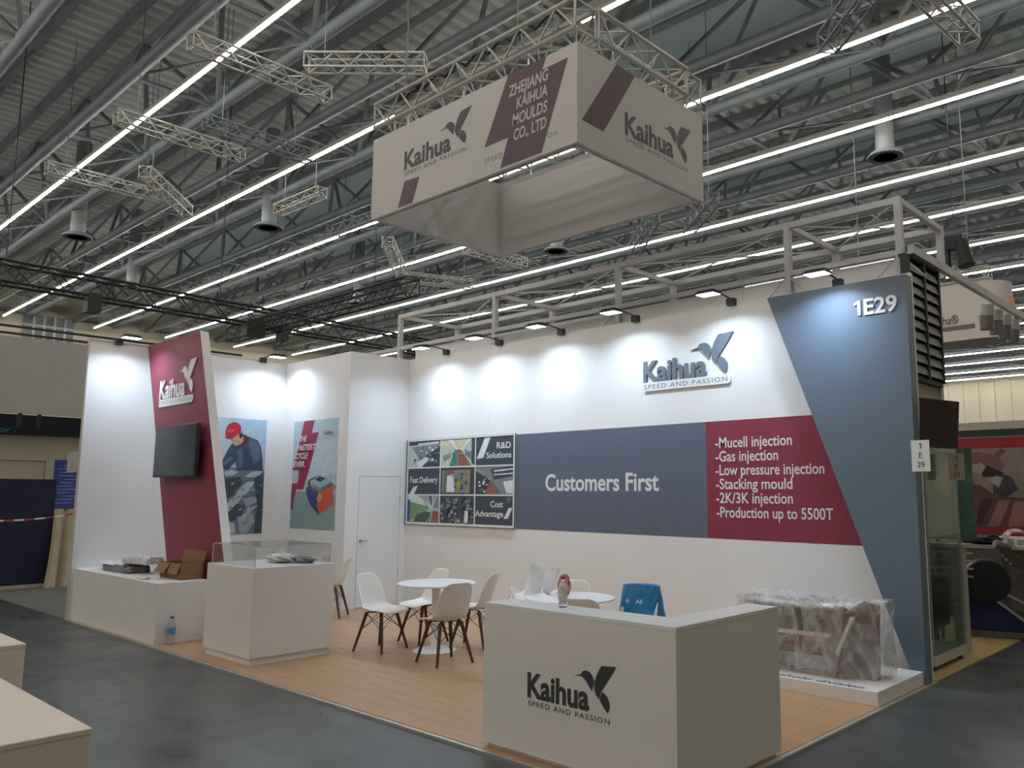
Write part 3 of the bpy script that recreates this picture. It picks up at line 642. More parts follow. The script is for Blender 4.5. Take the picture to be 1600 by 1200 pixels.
tile(0, 2, pg, [([(0,0),(1,0),(1,.1),(0,.14)], dk), ([(.3,.07),(.95,.03),(.95,.09),(.3,.12)], wt), ([(.1,.2),(1,.12),(1,1),(.45,1),(.3,.6)], gr), ([(.5,.6),(1,.2),(1,1),(.42,1)], dk), ([(.28,.82),(.55,.6),(.68,.68),(.42,1),(.3,.98)], wt)]+scatter(26, .15, .2, .95, .75, .03, .09, [dk, wt, gr]))
tile(1, 2, cr_, [([(0,.4),(.4,.35),(.42,.5),(0,1)], pg), ([(.42,.35),(.5,.35),(.5,1),(.25,1)], tl), ([(.5,.38),(.6,.4),(.9,1),(.52,1)], tc_), ([(.6,.3),(1,0),(1,1),(.9,.95),(.62,.45)], pg), ([(.9,0),(1,0),(1,1),(.9,.9)], dk), ([(.2,0),(.45,.38),(.5,.38),(.35,0)], wt), ([(.6,.38),(.8,0),(.88,0),(.64,.4)], wt), ([(.05,.6),(.3,.5),(.32,.6),(.1,.8)], gr), ([(.7,.5),(.9,.45),(.9,.8),(.72,.6)], gr)]+scatter(14, .1, .4, .9, .8, .02, .06, [gr, dk, wt]))
tile(2, 2, slt, [([(.24,0),(.40,0),(.20,.74),(.02,.76)], wt)])
tile(0, 1, slt, [([(.17,.72),(.32,.66),(.20,1.0),(.04,1.0)], wt)])
tile(1, 1, dk, [([(.05,.1),(.85,.1),(.85,.95),(.05,.95)], gr), ([(.1,.12),(.3,.12),(.3,.95),(.1,.95)], pc('tile_olive', 100, 105, 85)), ([(.2,.3),(.38,.28),(.42,.9),(.18,.92)], wt), ([(.3,.12),(.4,.12),(.42,.24),(.3,.26)], rd), ([(.31,.24),(.4,.24),(.38,.34),(.32,.34)], sk), ([(.45,.12),(.86,.1),(.86,.14),(.45,.16)], yl), ([(.82,.1),(.87,.1),(.87,.95),(.83,.95)], yl), ([(.5,.5),(.6,.45),(.6,.8),(.48,.8)], yl)]+scatter(22, .42, .2, .8, .9, .03, .08, [dk, yl, gr, slt]))
tile(2, 1, gr, [([(0,.15),(.42,.5),(.25,1),(0,1)], dk), ([(.45,.5),(.6,1),(.25,1)], tc_), ([(.46,.5),(.75,1),(.62,1)], tl), ([(.4,.1),(1,0),(1,.35),(.5,.48)], dk), ([(.5,.14),(1,.08),(1,.13),(.5,.2)], wt), ([(.5,.28),(1,.24),(1,.28),(.5,.32)], wt), ([(.75,.55),(1,.5),(1,.95),(.8,.95)], wt), ([(.5,.5),(.75,.55),(.85,1),(.7,1)], gr), ([(.05,.05),(.44,.48),(.4,.5),(0,.12)], pc('tile_rust', 165, 140, 120))]+scatter(18, .02, .3, .3, .9, .02, .07, [gr, slt, wt]))
tile(0, 0, pg, [([(0,0),(.35,0),(.6,.4),(0,.2)], wt), ([(.35,0),(1,0),(1,.5),(.75,.45)], gr), ([(0,.15),(.08,.18),(.08,1),(0,1)], pc('tile_blue', 50, 90, 140)), ([(.08,.25),(.7,.42),(.5,.8),(.08,.95)], pc('tile_moss', 120, 150, 115)), ([(.3,.75),(.6,.6),(.75,.65),(.6,1),(.2,1)], pc('tile_dgreen', 70, 90, 85)), ([(.8,.5),(.62,1),(.7,1)], tl), ([(.82,.55),(1,.6),(1,1),(.74,1)], tc_)]+[([(.3+.1*i,0),(.33+.1*i,0),(.8,.48),(.78,.48)], random.choice([wt, dk])) for i in range(7)])
tile(1, 0, pc('tile_blueblack', 78, 84, 96), scatter(70, .03, .05, .9, .95, .03, .13, [gr, dk, slt, pc('tile_silver', 160, 165, 172), gr])+[([(.78,.55),(.87,.55),(.87,.98),(.75,.98)], wt)])
tile(2, 0, slt, [([(.9,.42),(1,.40),(.88,.78),(.77,.80)], wt), ([(.85,.05),(.95,.05),(.95,.18),(.85,.18)], pc('tile_green_dot', 80, 120, 100))])
def tt(s_, ci, ri, x, y, cap, w_, al='RIGHT'):
    lettering(s_, (cx[ci]+cw*x, B-gd-0.004, cz[ri]+ch*(1-y)), X1, Z1, M_white, t, cap, w_, bold=0.016, name='tile_lettering', align=al)
tt('R&D', 2, 2, .93, .42, .088, .30); tt('Solutions', 2, 2, .94, .74, .085, .53); tt('Fast Delivery', 0, 1, .08, .55, .090, .70, 'LEFT'); tt('Cost', 2, 0, .75, .40, .085, .27); tt('Advantage', 2, 0, .76, .72, .085, .61)

# right-hand low platform with wrapped product
t = thing('display_platform', 'flat white platform under the wrapped goods at right', 'display plinth', (9.3, 3.55, 0))
MB().bbox(8.1, 2.93, FZ, 10.19, B-0.165, 0.13, 0.004).build('platform_board', M_lacq, t)
MB().box(8.14, 2.97, FZ-.004, 10.15, B-0.17, FZ+0.012).build('plinth', M_seam, t)
lettering('Household division', (8.93, 2.965, 0.13), X1, Y1, mat('navy_ink', (0.02, 0.03, 0.10), 0.5, noise=0.02), t, 0.085, 1.12, bold=0.012, shear=0.2, name='platform_lettering', proud=0.0008)
g = thing('wrapped_goods', 'bulky burgundy and grey goods wrapped in clear stretch film', 'wrapped goods', (9.5, 3.45, 0.13))
MB().bbox(8.80, 3.20, 0.132, 9.80, 3.60, 0.165, 0.004).build('pallet_board', mat('brown_board', (0.22, 0.15, 0.10), 0.6, noise=0.1), g)
for i, (z0, z1, m_) in enumerate(((0.17, 0.235, M_prodgrey), (0.24, 0.30, M_roll), (0.305, 0.38, M_burg), (0.385, 0.455, M_burg), (0.46, 0.50, M_bubble), (0.505, 0.60, M_prodgrey), (0.605, 0.70, M_roll))):
    MB().bbox(8.84+.01*(i % 3), 3.24, z0, 9.70-.012*(i % 4), 3.56, z1, 0.006).build('tray', m_, g)
for i in range(8): MB().box(9.22, 3.228, 0.175+0.016*i, 9.66, 3.24, 0.183+0.016*i).build('slat', M_bubble, g)
for i in range(6): MB().box(9.30, 3.228, 0.515+0.03*i, 9.66, 3.24, 0.527+0.03*i).build('slat', M_burg, g)
D2 = Vector((0.94, 0.34, 0)); N2 = Vector((-0.34, 0.94, 0)); o2 = Vector((9.66, 3.22, 0))
def V2(a, z): return o2+D2*a+Z1*z
MB().prism([V2(0, .135), V2(.40, .135), V2(.42, .74), V2(.27, .765), V2(.17, .69), V2(0, .66)], N2, 0.26).build('burgundy_box', M_burg, g)
MB().prism([V2(.10, .14)-N2*.004, V2(.41, .14)-N2*.004, V2(.41, .47)-N2*.004, V2(.10, .53)-N2*.004], N2, 0.004).build('grey_side', M_prodgrey, g)
MB().bar(V2(.05, .33)-N2*.02, V2(.20, .66)-N2*.02, 0.03, 0.05).build('white_strap', M_white, g)
MB().bar((9.44, 3.225, 0.44), (9.58, 3.225, 0.44), 0.02, 0.035).build('label_strip', pc('strip_amber', 190, 120, 70), g)
mb = MB()
def rollf(u, v):
    a = 2*PI*v; x = 8.78+1.0*u; r = 0.040+0.005*math.sin(u*31)+0.003*math.sin(u*77+a*2)
    if u < 0.01 or u > 0.99: r *= 0.4
    return (x, 3.26+r*math.cos(a)*1.6, 0.745-0.02*math.sin(u*3)+r*0.8*math.sin(a))
mb.grid(rollf, 60, 14); mb.build('bubble_roll', M_bubble, g, True)
mb = MB()
def filmf(u, v):
    pts = [(8.74, 3.16), (9.30, 3.15), (9.66, 3.16), (10.10, 3.33), (10.09, 3.62), (9.8, 3.66), (9.2, 3.62), (8.76, 3.60), (8.74, 3.16)]
    f = u*(len(pts)-1); i = min(int(f), len(pts)-2); f -= i; x = pts[i][0]*(1-f)+pts[i+1][0]*f; y = pts[i][1]*(1-f)+pts[i+1][1]*f
    top = 0.80-0.05*max(0, min(1, (x-9.5)/.15))+0.05*max(0, min(1, (x-9.85)/.1))
    vv = min(1, v/0.75); z = 0.134+(top-0.134)*vv; k = 1 if v < .75 else 1-(v-.75)/.25*0.995
    w = (0.012*math.sin(u*41+vv*5)+0.008*math.sin(u*83-vv*9))*(0.3+vv)
    cx_, cy_ = 9.42, 3.42
    return (cx_+(x-cx_)*k+w*0.4*k, cy_+(y-cy_)*k+w*k, z+(0.01*math.sin(x*23+y*9) if vv > .99 else 0))
mb.grid(filmf, 110, 20); mb.build('stretch_film', M_film, g, True)

# ---------------- reception counter (L-shaped)
c = thing('reception_counter', 'large white L-shaped reception counter with logo at front right', 'counter', (9.4, 0.4, 0))
hc = 0.987
Lp = [(8.55, 0.07), (10.205, 0.07), (10.205, 1.27), (9.97, 1.27), (9.87, 0.385), (8.55, 0.32)]
Lp = [(8.545, 0.065), (10.205, 0.065), (10.205, 1.27), (9.96, 1.27), (9.96, 0.36), (8.545, 0.32)]
MB().prism([(x, y, FZ+0.03) for x, y in Lp], Z1, hc-0.022-FZ-0.03).build('counter_body', M_lacq, c)
ins = [(8.575, 0.095), (10.175, 0.095), (10.175, 1.24), (9.99, 1.24), (9.99, 0.33), (8.575, 0.29)]
MB().prism([(x, y, FZ) for x, y in ins], Z1, 0.032).build('plinth', M_lacq, c)
MB().prism([(x+(0.002 if x > 9.9 else -0.002), y+(-.002 if y < .1 else .002), hc-0.022) for x, y in Lp], Z1, 0.022).build('counter_top', mat('counter_top_white', (0.78, 0.80, 0.81), 0.3, noise=0.01), c)
MB().box(10.205, 0.78, FZ+.03, 10.2056, 0.783, 0.62).build('panel_joint', M_white, c)
logo((8.99, 0.065, 0.415), X1, Z1, 0.148, M_ink, c, depth=0.001, xs=1.06, bold=0.032)
# inner shelf of the counter
MB().box(8.6, 0.36, 0.62, 9.9, 0.5, 0.64).build('inner_shelf', M_lacq, c)

# ---------------- display cabinet with acrylic hood
d = thing('display_case', 'square white display cabinet with low clear acrylic hood', 'display case', (4.3, 0.67, 0))
MB().bbox(3.776, 0.203, 0.085, 4.837, 1.141, 0.985, 0.004).build('cabinet_body', M_lacq, d)
MB().box(3.80, 0.225, FZ, 4.815, 1.12, 0.085).build('plinth', M_lacq, d)
h0, h1, tk = 0.986, 1.195, 0.006
for bx in ((3.81, 0.235, h0, 4.80, 0.241, h1), (3.81, 1.10, h0, 4.80, 1.106, h1), (3.81, 0.241, h0, 3.816, 1.10, h1), (4.794, 0.241, h0, 4.80, 1.10, h1), (3.81, 0.235, h1, 4.80, 1.106, h1+tk)):
    MB().box(*bx).build('acrylic_pane', M_pane, d)
mb = MB()
for (x, y) in ((3.813, .238), (4.797, .238), (3.813, 1.103), (4.797, 1.103)): mb.box(x-.004, y-.004, h0, x+.004, y+.004, h1)
for (xa, ya_, xb, yb_) in ((3.81, .235, 4.80, .243), (3.81, 1.098, 4.80, 1.106), (3.81, .235, 3.818, 1.106), (4.792, .235, 4.80, 1.106)): mb.box(xa, ya_, h1+tk-.003, xb, yb_, h1+tk+.002)
mb.build('hood_edge', mat('acrylic_edge', (0.7, 0.74, 0.74), 0.2, noise=0.02, alpha=0.55), d)
def crumple(cx_, cy_, cz_, rx, ry, rz, seed, n=28):
    rr = random.Random(seed); ph = [(rr.uniform(3, 9), rr.uniform(3, 9), rr.uniform(0, 6)) for _ in range(6)]
    def f(u, v):
        a = 2*PI*u; b = PI*(v-0.5); s = 1+0.16*sum(math.sin(p*a+q*b+r) for p, q, r in ph)/2.4
        return (cx_+rx*math.cos(a)*math.cos(b)*s, cy_+ry*math.sin(a)*math.cos(b)*s, max(cz_-rz*0.95, cz_+rz*math.sin(b)*s))
    m = MB(); m.grid(f, n, n//2); return m
tag(crumple(4.32, 0.78, 1.035, 0.21, 0.13, 0.05, 2, 36).build('plastic_bag', M_bubble, smooth=True), 'crumpled clear plastic bag inside the acrylic hood', 'plastic bag')
tag(crumple(4.55, 0.93, 1.018, 0.17, 0.10, 0.034, 5).build('packaging', M_greyfoam, smooth=True), 'dark crumpled packaging inside the acrylic hood, behind the clear bag', 'packaging')

# ---------------- chairs
def smooth_lerp(tab_, v):
    for i in range(len(tab_)-1):
        if v <= tab_[i+1][0]:
            a, b = tab_[i], tab_[i+1]; f = (v-a[0])/(b[0]-a[0]); return [a[k]+(b[k]-a[k])*f for k in range(1, len(a))]
    return list(tab_[-1][1:])
PROF = [(0, .225, .415, .170, .000, 0), (.06, .215, .432, .205, .004, 0), (.18, .13, .437, .222, .016, 0), (.34, .02, .428, .225, .032, 0), (.46, -.08, .428, .220, .045, .0), (.55, -.145, .447, .213, .040, .03),
        (.63, -.185, .500, .208, .020, .05), (.72, -.212, .585, .205, .006, .055), (.82, -.238, .680, .200, .0, .045), (.91, -.262, .765, .185, .0, .03), (.97, -.276, .812, .150, .0, .015), (1.0, -.283, .828, .095, .0, .005)]
def shell(u, v):
    y, z, w, up_, fw_ = smooth_lerp(PROF, v); s = 2*u-1
    return (s*w, y+fw_*s*s*1.1, z+up_*abs(s)**2.2)
sm = MB(); sm.grid(shell, 14, 26)
def make_chair(label):
    t = thing('shell_chair', label, 'chair', (0, 0, 0), 'white shell chairs on dark wooden legs')
    o = sm.build('seat_shell', M_shell, t, True)
    md = o.modifiers.new('thick', 'SOLIDIFY'); md.thickness = 0.009; md.offset = 0
    md = o.modifiers.new('sub', 'SUBSURF'); md.levels = 1; md.render_levels = 1
    mb = MB()
    for sx in (-1, 1):
        for sy in (-1, 1):
            q = MB().tube((sx*0.125, -0.01+sy*0.105, 0.415), (sx*0.215, -0.01+sy*0.205, 0.0), 0.0205, 10, 0.0135).build('leg', M_walnut, t, True)
            MB().tube((sx*0.115, -0.01+sy*0.095, 0.425), (sx*0.128, -0.01+sy*0.109, 0.385), 0.010, 8).build('leg_socket', M_black, q)
    P_ = {(sx, sy): (lambda k, sx=sx, sy=sy: Vector((sx*(0.125+0.09*k), -0.01+sy*(0.105+0.1*k), 0.415-0.415*k))) for sx in (-1, 1) for sy in (-1, 1)}
    for a, b in (((-1, -1), (1, -1)), ((-1, 1), (1, 1)), ((-1, -1), (-1, 1)), ((1, -1), (1, 1))):
        mb.tube(P_[a](0.02), P_[b](0.45), 0.0035, 5); mb.tube(P_[b](0.02), P_[a](0.45), 0.0035, 5)
    mb.tube((-.13, -.11, .415), (.13, .09, .415), 0.006, 5); mb.tube((.13, -.11, .415), (-.13, .09, .415), 0.006, 5)
    mb.build('wire_brace', M_black, t)
    return t
CH = [(5.06, 1.63, 0.96, 0.25, 'white shell chair left of the left round table, seen from its front side'),
      (6.12, 1.67, -0.99, 0.12, 'white shell chair with its back to the viewer, in front of the left round table'),
      (4.98, 2.26, -0.05, -1.0, 'white shell chair behind the left round table'),
      (5.68, 2.44, -0.88, -0.47, 'white shell chair seen from the side, right of the left round table'),
      (2.44, 2.56, -0.75, -0.66, 'white shell chair standing alone by the storage door'),
      (7.25, 1.93, 0.8, 0.6, 'white shell chair carrying folded white cloths'),
      (7.16, 2.42, 0.4, -0.92, 'white shell chair behind the right round table'),
      (7.96, 1.72, -0.66, 0.75, 'white shell chair right behind the counter, its outer back towards the viewer'),
      (8.03, 2.39, 0.2, -0.98, 'white shell chair with a blue carrier bag over its back')]
ch0 = make_chair(CH[0][4])
for i, (x, y, dx, dy, lab) in enumerate(CH):
    o = ch0 if i == 0 else copy_tree(ch0)
    o.location = (x, y, FZ); o.rotation_euler.z = math.atan2(-dx, dy); o['label'] = lab
# ---------------- round tables
def make_table(label):
    t = thing('round_table', label, 'table', (0, 0, 0), 'round white pedestal tables')
    MB().lathe((0, 0, 0), [(0.405, .722), (0.43, .728), (0.435, .735), (0.432, .742), (0.42, .745)], 48).build('tabletop', M_tabletop, t, True)
    MB().lathe((0, 0, 0), [(0.060, .02), (0.050, .05), (0.047, .30), (0.047, .66), (0.08, .715), (0.10, .722)], 24).build('pedestal', M_tabletop, t, True)
    MB().lathe((0, 0, 0), [(0.24, 0), (0.245, .006), (0.235, .012), (0.12, .017), (0.05, .03)], 40).build('base_plate', M_tabletop, t, True)
    return t
tb = make_table('round white pedestal table at left, between four chairs'); tb.location = (5.55, 2.0, FZ)
t2 = copy_tree(tb); t2.location = (7.55, 2.05, FZ); t2['label'] = 'round white pedestal table behind the reception counter'

# ---------------- small things
def bottle(x, y, z, h, r, label, capm, labm, full):
    t = thing('water_bottle', label, 'bottle', (x, y, z))
    MB().lathe((x, y, z), [(r*.8, 0), (r, .008*h/.3), (r, h*.12), (r*.94, h*.2), (r, h*.3), (r*.97, h*.45), (r, h*.6), (r*.9, h*.7), (r*.5, h*.84), (r*.42, h*.87), (r*.42, h*.93)], 20).build('bottle_body', M_pet, t, True)
    MB().lathe((x, y, z+h*.93), [(r*.46, 0), (r*.46, h*.065), (r*.40, h*.07)], 16).build('bottle_cap', capm, t, True)
    MB().lathe((x, y, z), [(r*1.01, h*(.36 if not full else .22)), (r*1.015, h*(.37 if not full else .23)), (r*1.015, h*(.57 if not full else .62)), (r*1.01, h*(.58 if not full else .63))], 20).build('bottle_label', labm, t, True)
bottle(9.15, 0.235, hc, 0.205, 0.031, 'slim water bottle with red cap standing on the counter', M_redp, mat('grey_bottle_label', (0.5, 0.52, 0.52), 0.5, noise=0.4, nscale=40), True)
bottle(2.945, 0.20, FZ, 0.31, 0.043, 'clear water bottle with blue label on the floor beside the bench', mat('blue_cap', (0.05, 0.07, 0.2), 0.5, noise=0.02), mat('blue_label', (0.10, 0.28, 0.55), 0.5, noise=0.4, nscale=25), False)
# open cardboard box on the bench
bx = thing('cardboard_box', 'open brown cardboard box on the white bench', 'box', (2.15, 0.45, 0.71))
P0 = Vector((2.12, 0.355, 0.7075)); U = Vector((1, 0.02, 0)).normalized(); V = Vector((-U.y, U.x, 0)); LL, DD, HH, tt_ = 0.60, 0.255, 0.19, 0.006
def side(o, a, la, w, name='box_side', m=M_card): MB().obox(o+a*la/2+Z1*HH/2, a*la/2, w*tt_/2, Z1*HH/2).build(name, m, bx)
side(P0, U, LL, V); side(P0+V*DD, U, LL, V); side(P0, V, DD, U); side(P0+U*LL, V, DD, U)
MB().obox(P0+U*LL/2+V*DD/2+Z1*.004, U*LL/2, V*DD/2, Z1*.003).build('box_bottom', M_cardd, bx)
def flap(o, a, la, d_, ld, m=M_card): d_ = d_.normalized(); n_ = a.cross(d_).normalized(); MB().obox(o+a*la/2+d_*ld/2, a*la/2, d_*ld/2, n_*tt_/2).build('box_flap', m, bx)
T0 = P0+Z1*HH
flap(T0, U, LL*0.48, (-V*0.55-Z1*0.8), 0.14); flap(T0+V*DD, U, LL, (V*0.25+Z1*0.95), 0.15, M_cardd); flap(T0, V, DD, (-U*0.15-Z1*.8), 0.12); flap(T0+U*LL, V, DD, (-U*0.5-Z1*0.45), 0.17)
flap(T0+U*LL*0.5, U, LL*0.45, (-V*0.35-Z1*0.9), 0.13)
MB().obox(P0+U*0.18-V*0.0045+Z1*0.10, U*0.10, V*0.0006, Z1*0.02).build('box_print', mat('brown_print', (0.22, 0.06, 0.03), 0.8, noise=0.3, nscale=40), bx)
# wrapped stacks beside it
def slab(name, label, cx_, cy_, z, ax, ay, h, m, rot, cat):
    t = thing(name, label, cat, (cx_, cy_, z)); a = Vector((math.cos(rot), math.sin(rot), 0)); b = Vector((-a.y, a.x, 0)); mb = MB()
    def f(u, v):
        s_ = 2*PI*u; q = (abs(math.cos(s_))**0.35*math.copysign(1, math.cos(s_)), abs(math.sin(s_))**0.35*math.copysign(1, math.sin(s_)))
        k = (0.0, .96, 1.0, 1.0, .95, 0.0)[min(5, int(v*5+.01))]; zz = (0, 0, .25, .75, 1.0, 1.0)[min(5, int(v*5+.01))]
        w = 1+0.03*math.sin(s_*7+v*9)+.02*math.sin(s_*17)
        p = Vector((cx_, cy_, z))+a*(ax*q[0]*k*w)+b*(ay*q[1]*k*w); return (p.x, p.y, z+h*zz*(1+.12*math.sin(s_*5+2)))
    mb.grid(f, 64, 5); return t, mb
t, mb = slab('wrapped_bundle', 'flat grey panels in plastic wrap lying on the bench', 0.98, 0.36, 0.709, 0.46, 0.17, 0.075, M_greyfoam, 0.0, 'wrapped panels'); mb.build('panel_stack', M_greyfoam, t, True)
mb = crumple(0.75, 0.36, 0.80, 0.42, 0.19, 0.024, 9, 40); mb.build('loose_wrap', M_bubble, t, True)
t, mb = slab('wrapped_parcel', 'white plastic wrapped parcel on top of the grey panels', 1.42, 0.40, 0.835, 0.36, 0.13, 0.085, M_bubble, 0.1, 'parcel'); mb.build('parcel_body', M_bubble, t, True)
tag(crumple(2.22, 0.13, 0.716, 0.12, 0.05, 0.012, 4).build('cable_tie_bundle', M_bubble, smooth=True), 'small white scrap of wrap lying at the bench edge', 'scrap')
# cloths on the chair
def cloth(name, label, P, U, V, w, h, m, cat, th=0.05, seed=1):
    P = Vector(P); U = Vector(U).normalized(); V = Vector(V).normalized(); N = U.cross(V); mb = MB()
    def f(u, v):
        a = 2*PI*v; x = (abs(math.cos(a))**0.5*math.copysign(1, math.cos(a)))*w/2; n_ = math.sin(a)*th/2
        y = h*(u-0.5); k = 1 if 0.04 < u < 0.96 else 0.8
        wv = 0.022*math.sin(u*8+seed+x*22)+0.012*math.sin(x*45+seed+u*3)
        p = P+U*(x*(1+.06*math.sin(u*5+seed)))+V*(y+0.012*math.sin(x*30+seed*2))+N*(n_*k+wv); return tuple(p)
    mb.grid(f, 26, 26)
    vs_ = mb.v[:]; return tag(mb.build(name, m, smooth=True), label, cat, 'cloths on the chair')
cloth('folded_cloth', 'folded white cloth leaning upright on the chair, left one', (7.14, 1.98, 0.90), (0.72, 0.66, 0.1), (0.16, 0.10, 1), 0.17, 0.32, M_coatw, 'cloth', 0.05, 1)
cloth('folded_cloth', 'folded white cloth leaning upright on the chair, right one', (7.26, 2.06, 0.88), (0.72, 0.66, 0.15), (0.30, 0.2, 1), 0.12, 0.27, M_coatw, 'cloth', 0.05, 4)
cloth('folded_cloth', 'white cloth with pink edge spread over the chair seat', (7.22, 1.90, 0.735), (0.72, 0.66, 0), (-0.5, 0.5, 0.1), 0.52, 0.3, M_coatw, 'cloth', 0.04, 2)
cloth('pink_cloth', 'pink patterned cloth folded under the white cloths', (7.18, 1.86, 0.685), (0.72, 0.66, 0), (-0.5, 0.5, 0.05), 0.50, 0.30, M_coatp, 'cloth', 0.04, 3)
tag(crumple(7.40, 2.12, 0.84, 0.075, 0.05, 0.10, 21).build('pink_cloth', M_coatp, smooth=True), 'pinkish brown cloth bunched to the right of the white ones', 'cloth', 'cloths on the chair')

# blue carrier bag hung over the chair back
bg = thing('carrier_bag', 'bright blue plastic carrier bag over a white chair', 'bag', (8.0, 2.55, 0.55))
def bagface(P, U, w0, w1, h, th):
    P = Vector(P); U = Vector(U).normalized(); N = U.cross(Z1); mb = MB()
    def f(u, v):
        a = 2*PI*u; w = w0+(w1-w0)*v; x = (abs(math.cos(a))**0.45*math.copysign(1, math.cos(a)))*w/2; n_ = math.sin(a)*th/2*(1-0.35*v)
        fold = 0.012*math.sin(x*38+v*3)+0.008*math.sin(x*90-v*9)
        return tuple(P+U*x+Z1*(h*v-0.015*(2*x/w)**2*(v > .9))-N*(-n_+fold))
    mb.grid(f, 48, 14); k = 15*49; mb.add([mb.v[14*49+i] for i in range(48)], [tuple(range(48))]); return mb
U_bag = Vector((0.98, 0.2, 0)); P_bag = Vector((7.98, 2.625, 0.545))
bagface(P_bag, U_bag, 0.50, 0.40, 0.325, 0.19).build('bag_body', M_bagblue, bg, True)
Nb = U_bag.normalized().cross(Z1)
lettering('AS', P_bag+Z1*0.15+Nb*0.115-U_bag.normalized()*0.01, U_bag.normalized(), Z1, M_white, bg, 0.036, 0.075, bold=0.02, name='bag_lettering', proud=0.004)
mb = MB(); cpt = P_bag+Z1*0.165-U_bag.normalized()*0.10+Nb*0.115
for k in range(6):
    a = k*PI/3; U_ = U_bag.normalized(); mb.prism([cpt+U_*(0.004*math.cos(a+1.57))+Z1*(0.004*math.sin(a+1.57)), cpt+U_*(0.022*math.cos(a-.2))+Z1*(0.022*math.sin(a-.2)), cpt+U_*(0.022*math.cos(a+.2))+Z1*(0.022*math.sin(a+.2))], Nb, 0.002)
mb.build('bag_emblem', M_white, bg)

# ---------------- floodlights on arms
def flood(x, y, z, ax, ay, label, grp, wall_pt):
    """lamp head at (x,y,z); arm to the wall clamp wall_pt; (ax,ay) = direction to the wall"""
    t = thing('flood_lamp', label, 'lamp', (x, y, z), grp)
    D = Vector((ax, ay, 0)); T_ = Vector((-ay, ax, 0)); n_ = (D*0.02-Z1).normalized(); f_ = T_.cross(n_).normalized(); c_ = Vector((x, y, z))
    MB().obox(c_, T_*0.12, f_*0.085, n_*0.012).build('lamp_head', M_blackp, t)
    mb = MB()
    for i in range(-4, 5): mb.obox(c_-n_*0.022+T_*0.024*i, T_*0.003, f_*0.065, n_*0.012)
    mb.build('cooling_fins', M_blackp, t)
    MB().obox(c_+n_*0.0135, T_*0.11, f_*0.078, n_*0.0015).build('lamp_lens', M_lens, t)
    wp = Vector(wall_pt)
    mb = MB(); mb.tube(c_-n_*0.03, c_-n_*0.03+D*0.12+Z1*0.03, 0.012, 8); mb.tube(c_-n_*0.03+D*0.12+Z1*0.03, wp+Z1*0.045, 0.010, 8); mb.build('lamp_arm', M_blackp, t)
    MB().obox(wp+Z1*0.01, T_*0.05, D*0.035, Z1*0.04).build('wall_clamp', M_blackp, t)
    ld = bpy.data.lights.new('flood_light', 'AREA'); ld.shape = 'RECTANGLE'; ld.size = 0.2; ld.size_y = 0.13; ld.spread = math.radians(145); ld.energy = FLOOD; ld.color = (0.64, 0.81, 1.0)
    lo = bpy.data.objects.new('flood_light', ld); COL.objects.link(lo); lo.parent = t
    lo.location = n_*0.02; lo.rotation_euler = n_.to_track_quat('-Z', 'Y').to_euler()
words = ['leftmost', 'second from left', 'third from left', 'third from right', 'second from right', 'rightmost']
for x, wd_ in zip((2.96, 4.2, 5.45, 6.75, 8.16, 9.46), words):
    flood(x, 3.64, 3.965, 0, 1, f'black floodlight on an arm over the back wall, {wd_} of the six', 'floodlights along the back wall', (x, B-0.03, H))
flood(0.52, 0.37, 3.965, -1, 0, 'black floodlight over the left wall, beside the crimson panel', 'floodlights on the left wall', (0.03, 0.37, H))
flood(0.52, 2.60, 3.965, -1, 0, 'black floodlight over the left wall, near the corner posters', 'floodlights on the left wall', (0.03, 2.60, H))

# ---------------- hanging canopy
cn = thing('hanging_canopy', 'big white rectangular advertising canopy hanging over the stand', 'canopy', (6.54, 2.46, 5.0))
kx0, kx1, ky0, ky1, kz0, kz1, kt = 4.88, 8.205, 1.41, 3.517, 5.0, 5.985, 0.09
for bx_ in ((kx0, ky0, kz0+.0, kx1, ky0+kt, kz1), (kx0, ky1-kt, kz0, kx1, ky1, kz1), (kx0, ky0+kt, kz0, kx0+kt, ky1-kt, kz1), (kx1-kt, ky0+kt, kz0, kx1, ky1-kt, kz1)):
    MB().box(*bx_).build('canopy_panel', M_canopy, cn)
mb = MB(); e = 0.012
for i0, i1 in ((0.0, 0.02), (0.07, 0.09)):
    mb.box(kx0+i0, ky0+i0, kz0-e, kx1-i0, ky0+i1, kz0); mb.box(kx0+i0, ky1-i1, kz0-e, kx1-i0, ky1-i0, kz0)
    mb.box(kx0+i0, ky0+i1, kz0-e, kx0+i1, ky1-i1, kz0); mb.box(kx1-i1, ky0+i1, kz0-e, kx1-i0, ky1-i1, kz0)
mb.build('bottom_profile', M_canopy, cn)
logo((5.52, ky0, 5.44), X1, Z1, 0.205, M_ink, cn, xs=1.17, bold=0.03)
for pts in ([(5.535, 5.30), (5.815, 5.285), (5.70, 5.005), (5.42, 5.005)], [(7.26, 5.985), (7.80, 5.985), (7.745, 5.86), (8.09, 5.865), (7.745, 5.012), (7.155, 5.012), (7.27, 5.305), (6.91, 5.305)]):
    A = Art((0, ky0, 0), X1, Z1); A.poly(pts, mat('canopy_plum', (0.085, 0.045, 0.06), 0.5, noise=0.03)); A.build('stripe_print', cn)
for s_, xa, xb, z in (('ZHEJIANG', 7.27, 7.83, 5.735), ('KAIHUA', 7.385, 7.82, 5.575), ('MOULDS', 7.33, 7.82, 5.412), ('CO., LTD', 7.35, 7.81, 5.25)):
    lettering(s_, (xa, ky0-0.002, z), X1, Z1, mat('canopy_pale', (0.5, 0.47, 0.45), 0.5, noise=0.02), cn, 0.112, xb-xa, bold=0.022, shear=0.12, name='company_lettering')
lettering('SPEED', (6.915, ky0, 5.125), X1, Z1, M_inkgrey, cn, 0.05, 0.27, spacing=1.2, name='slogan_lettering'); lettering('ON', (7.83, ky0, 5.13), X1, Z1, M_inkgrey, cn, 0.05, 0.12, spacing=1.2, name='slogan_lettering')
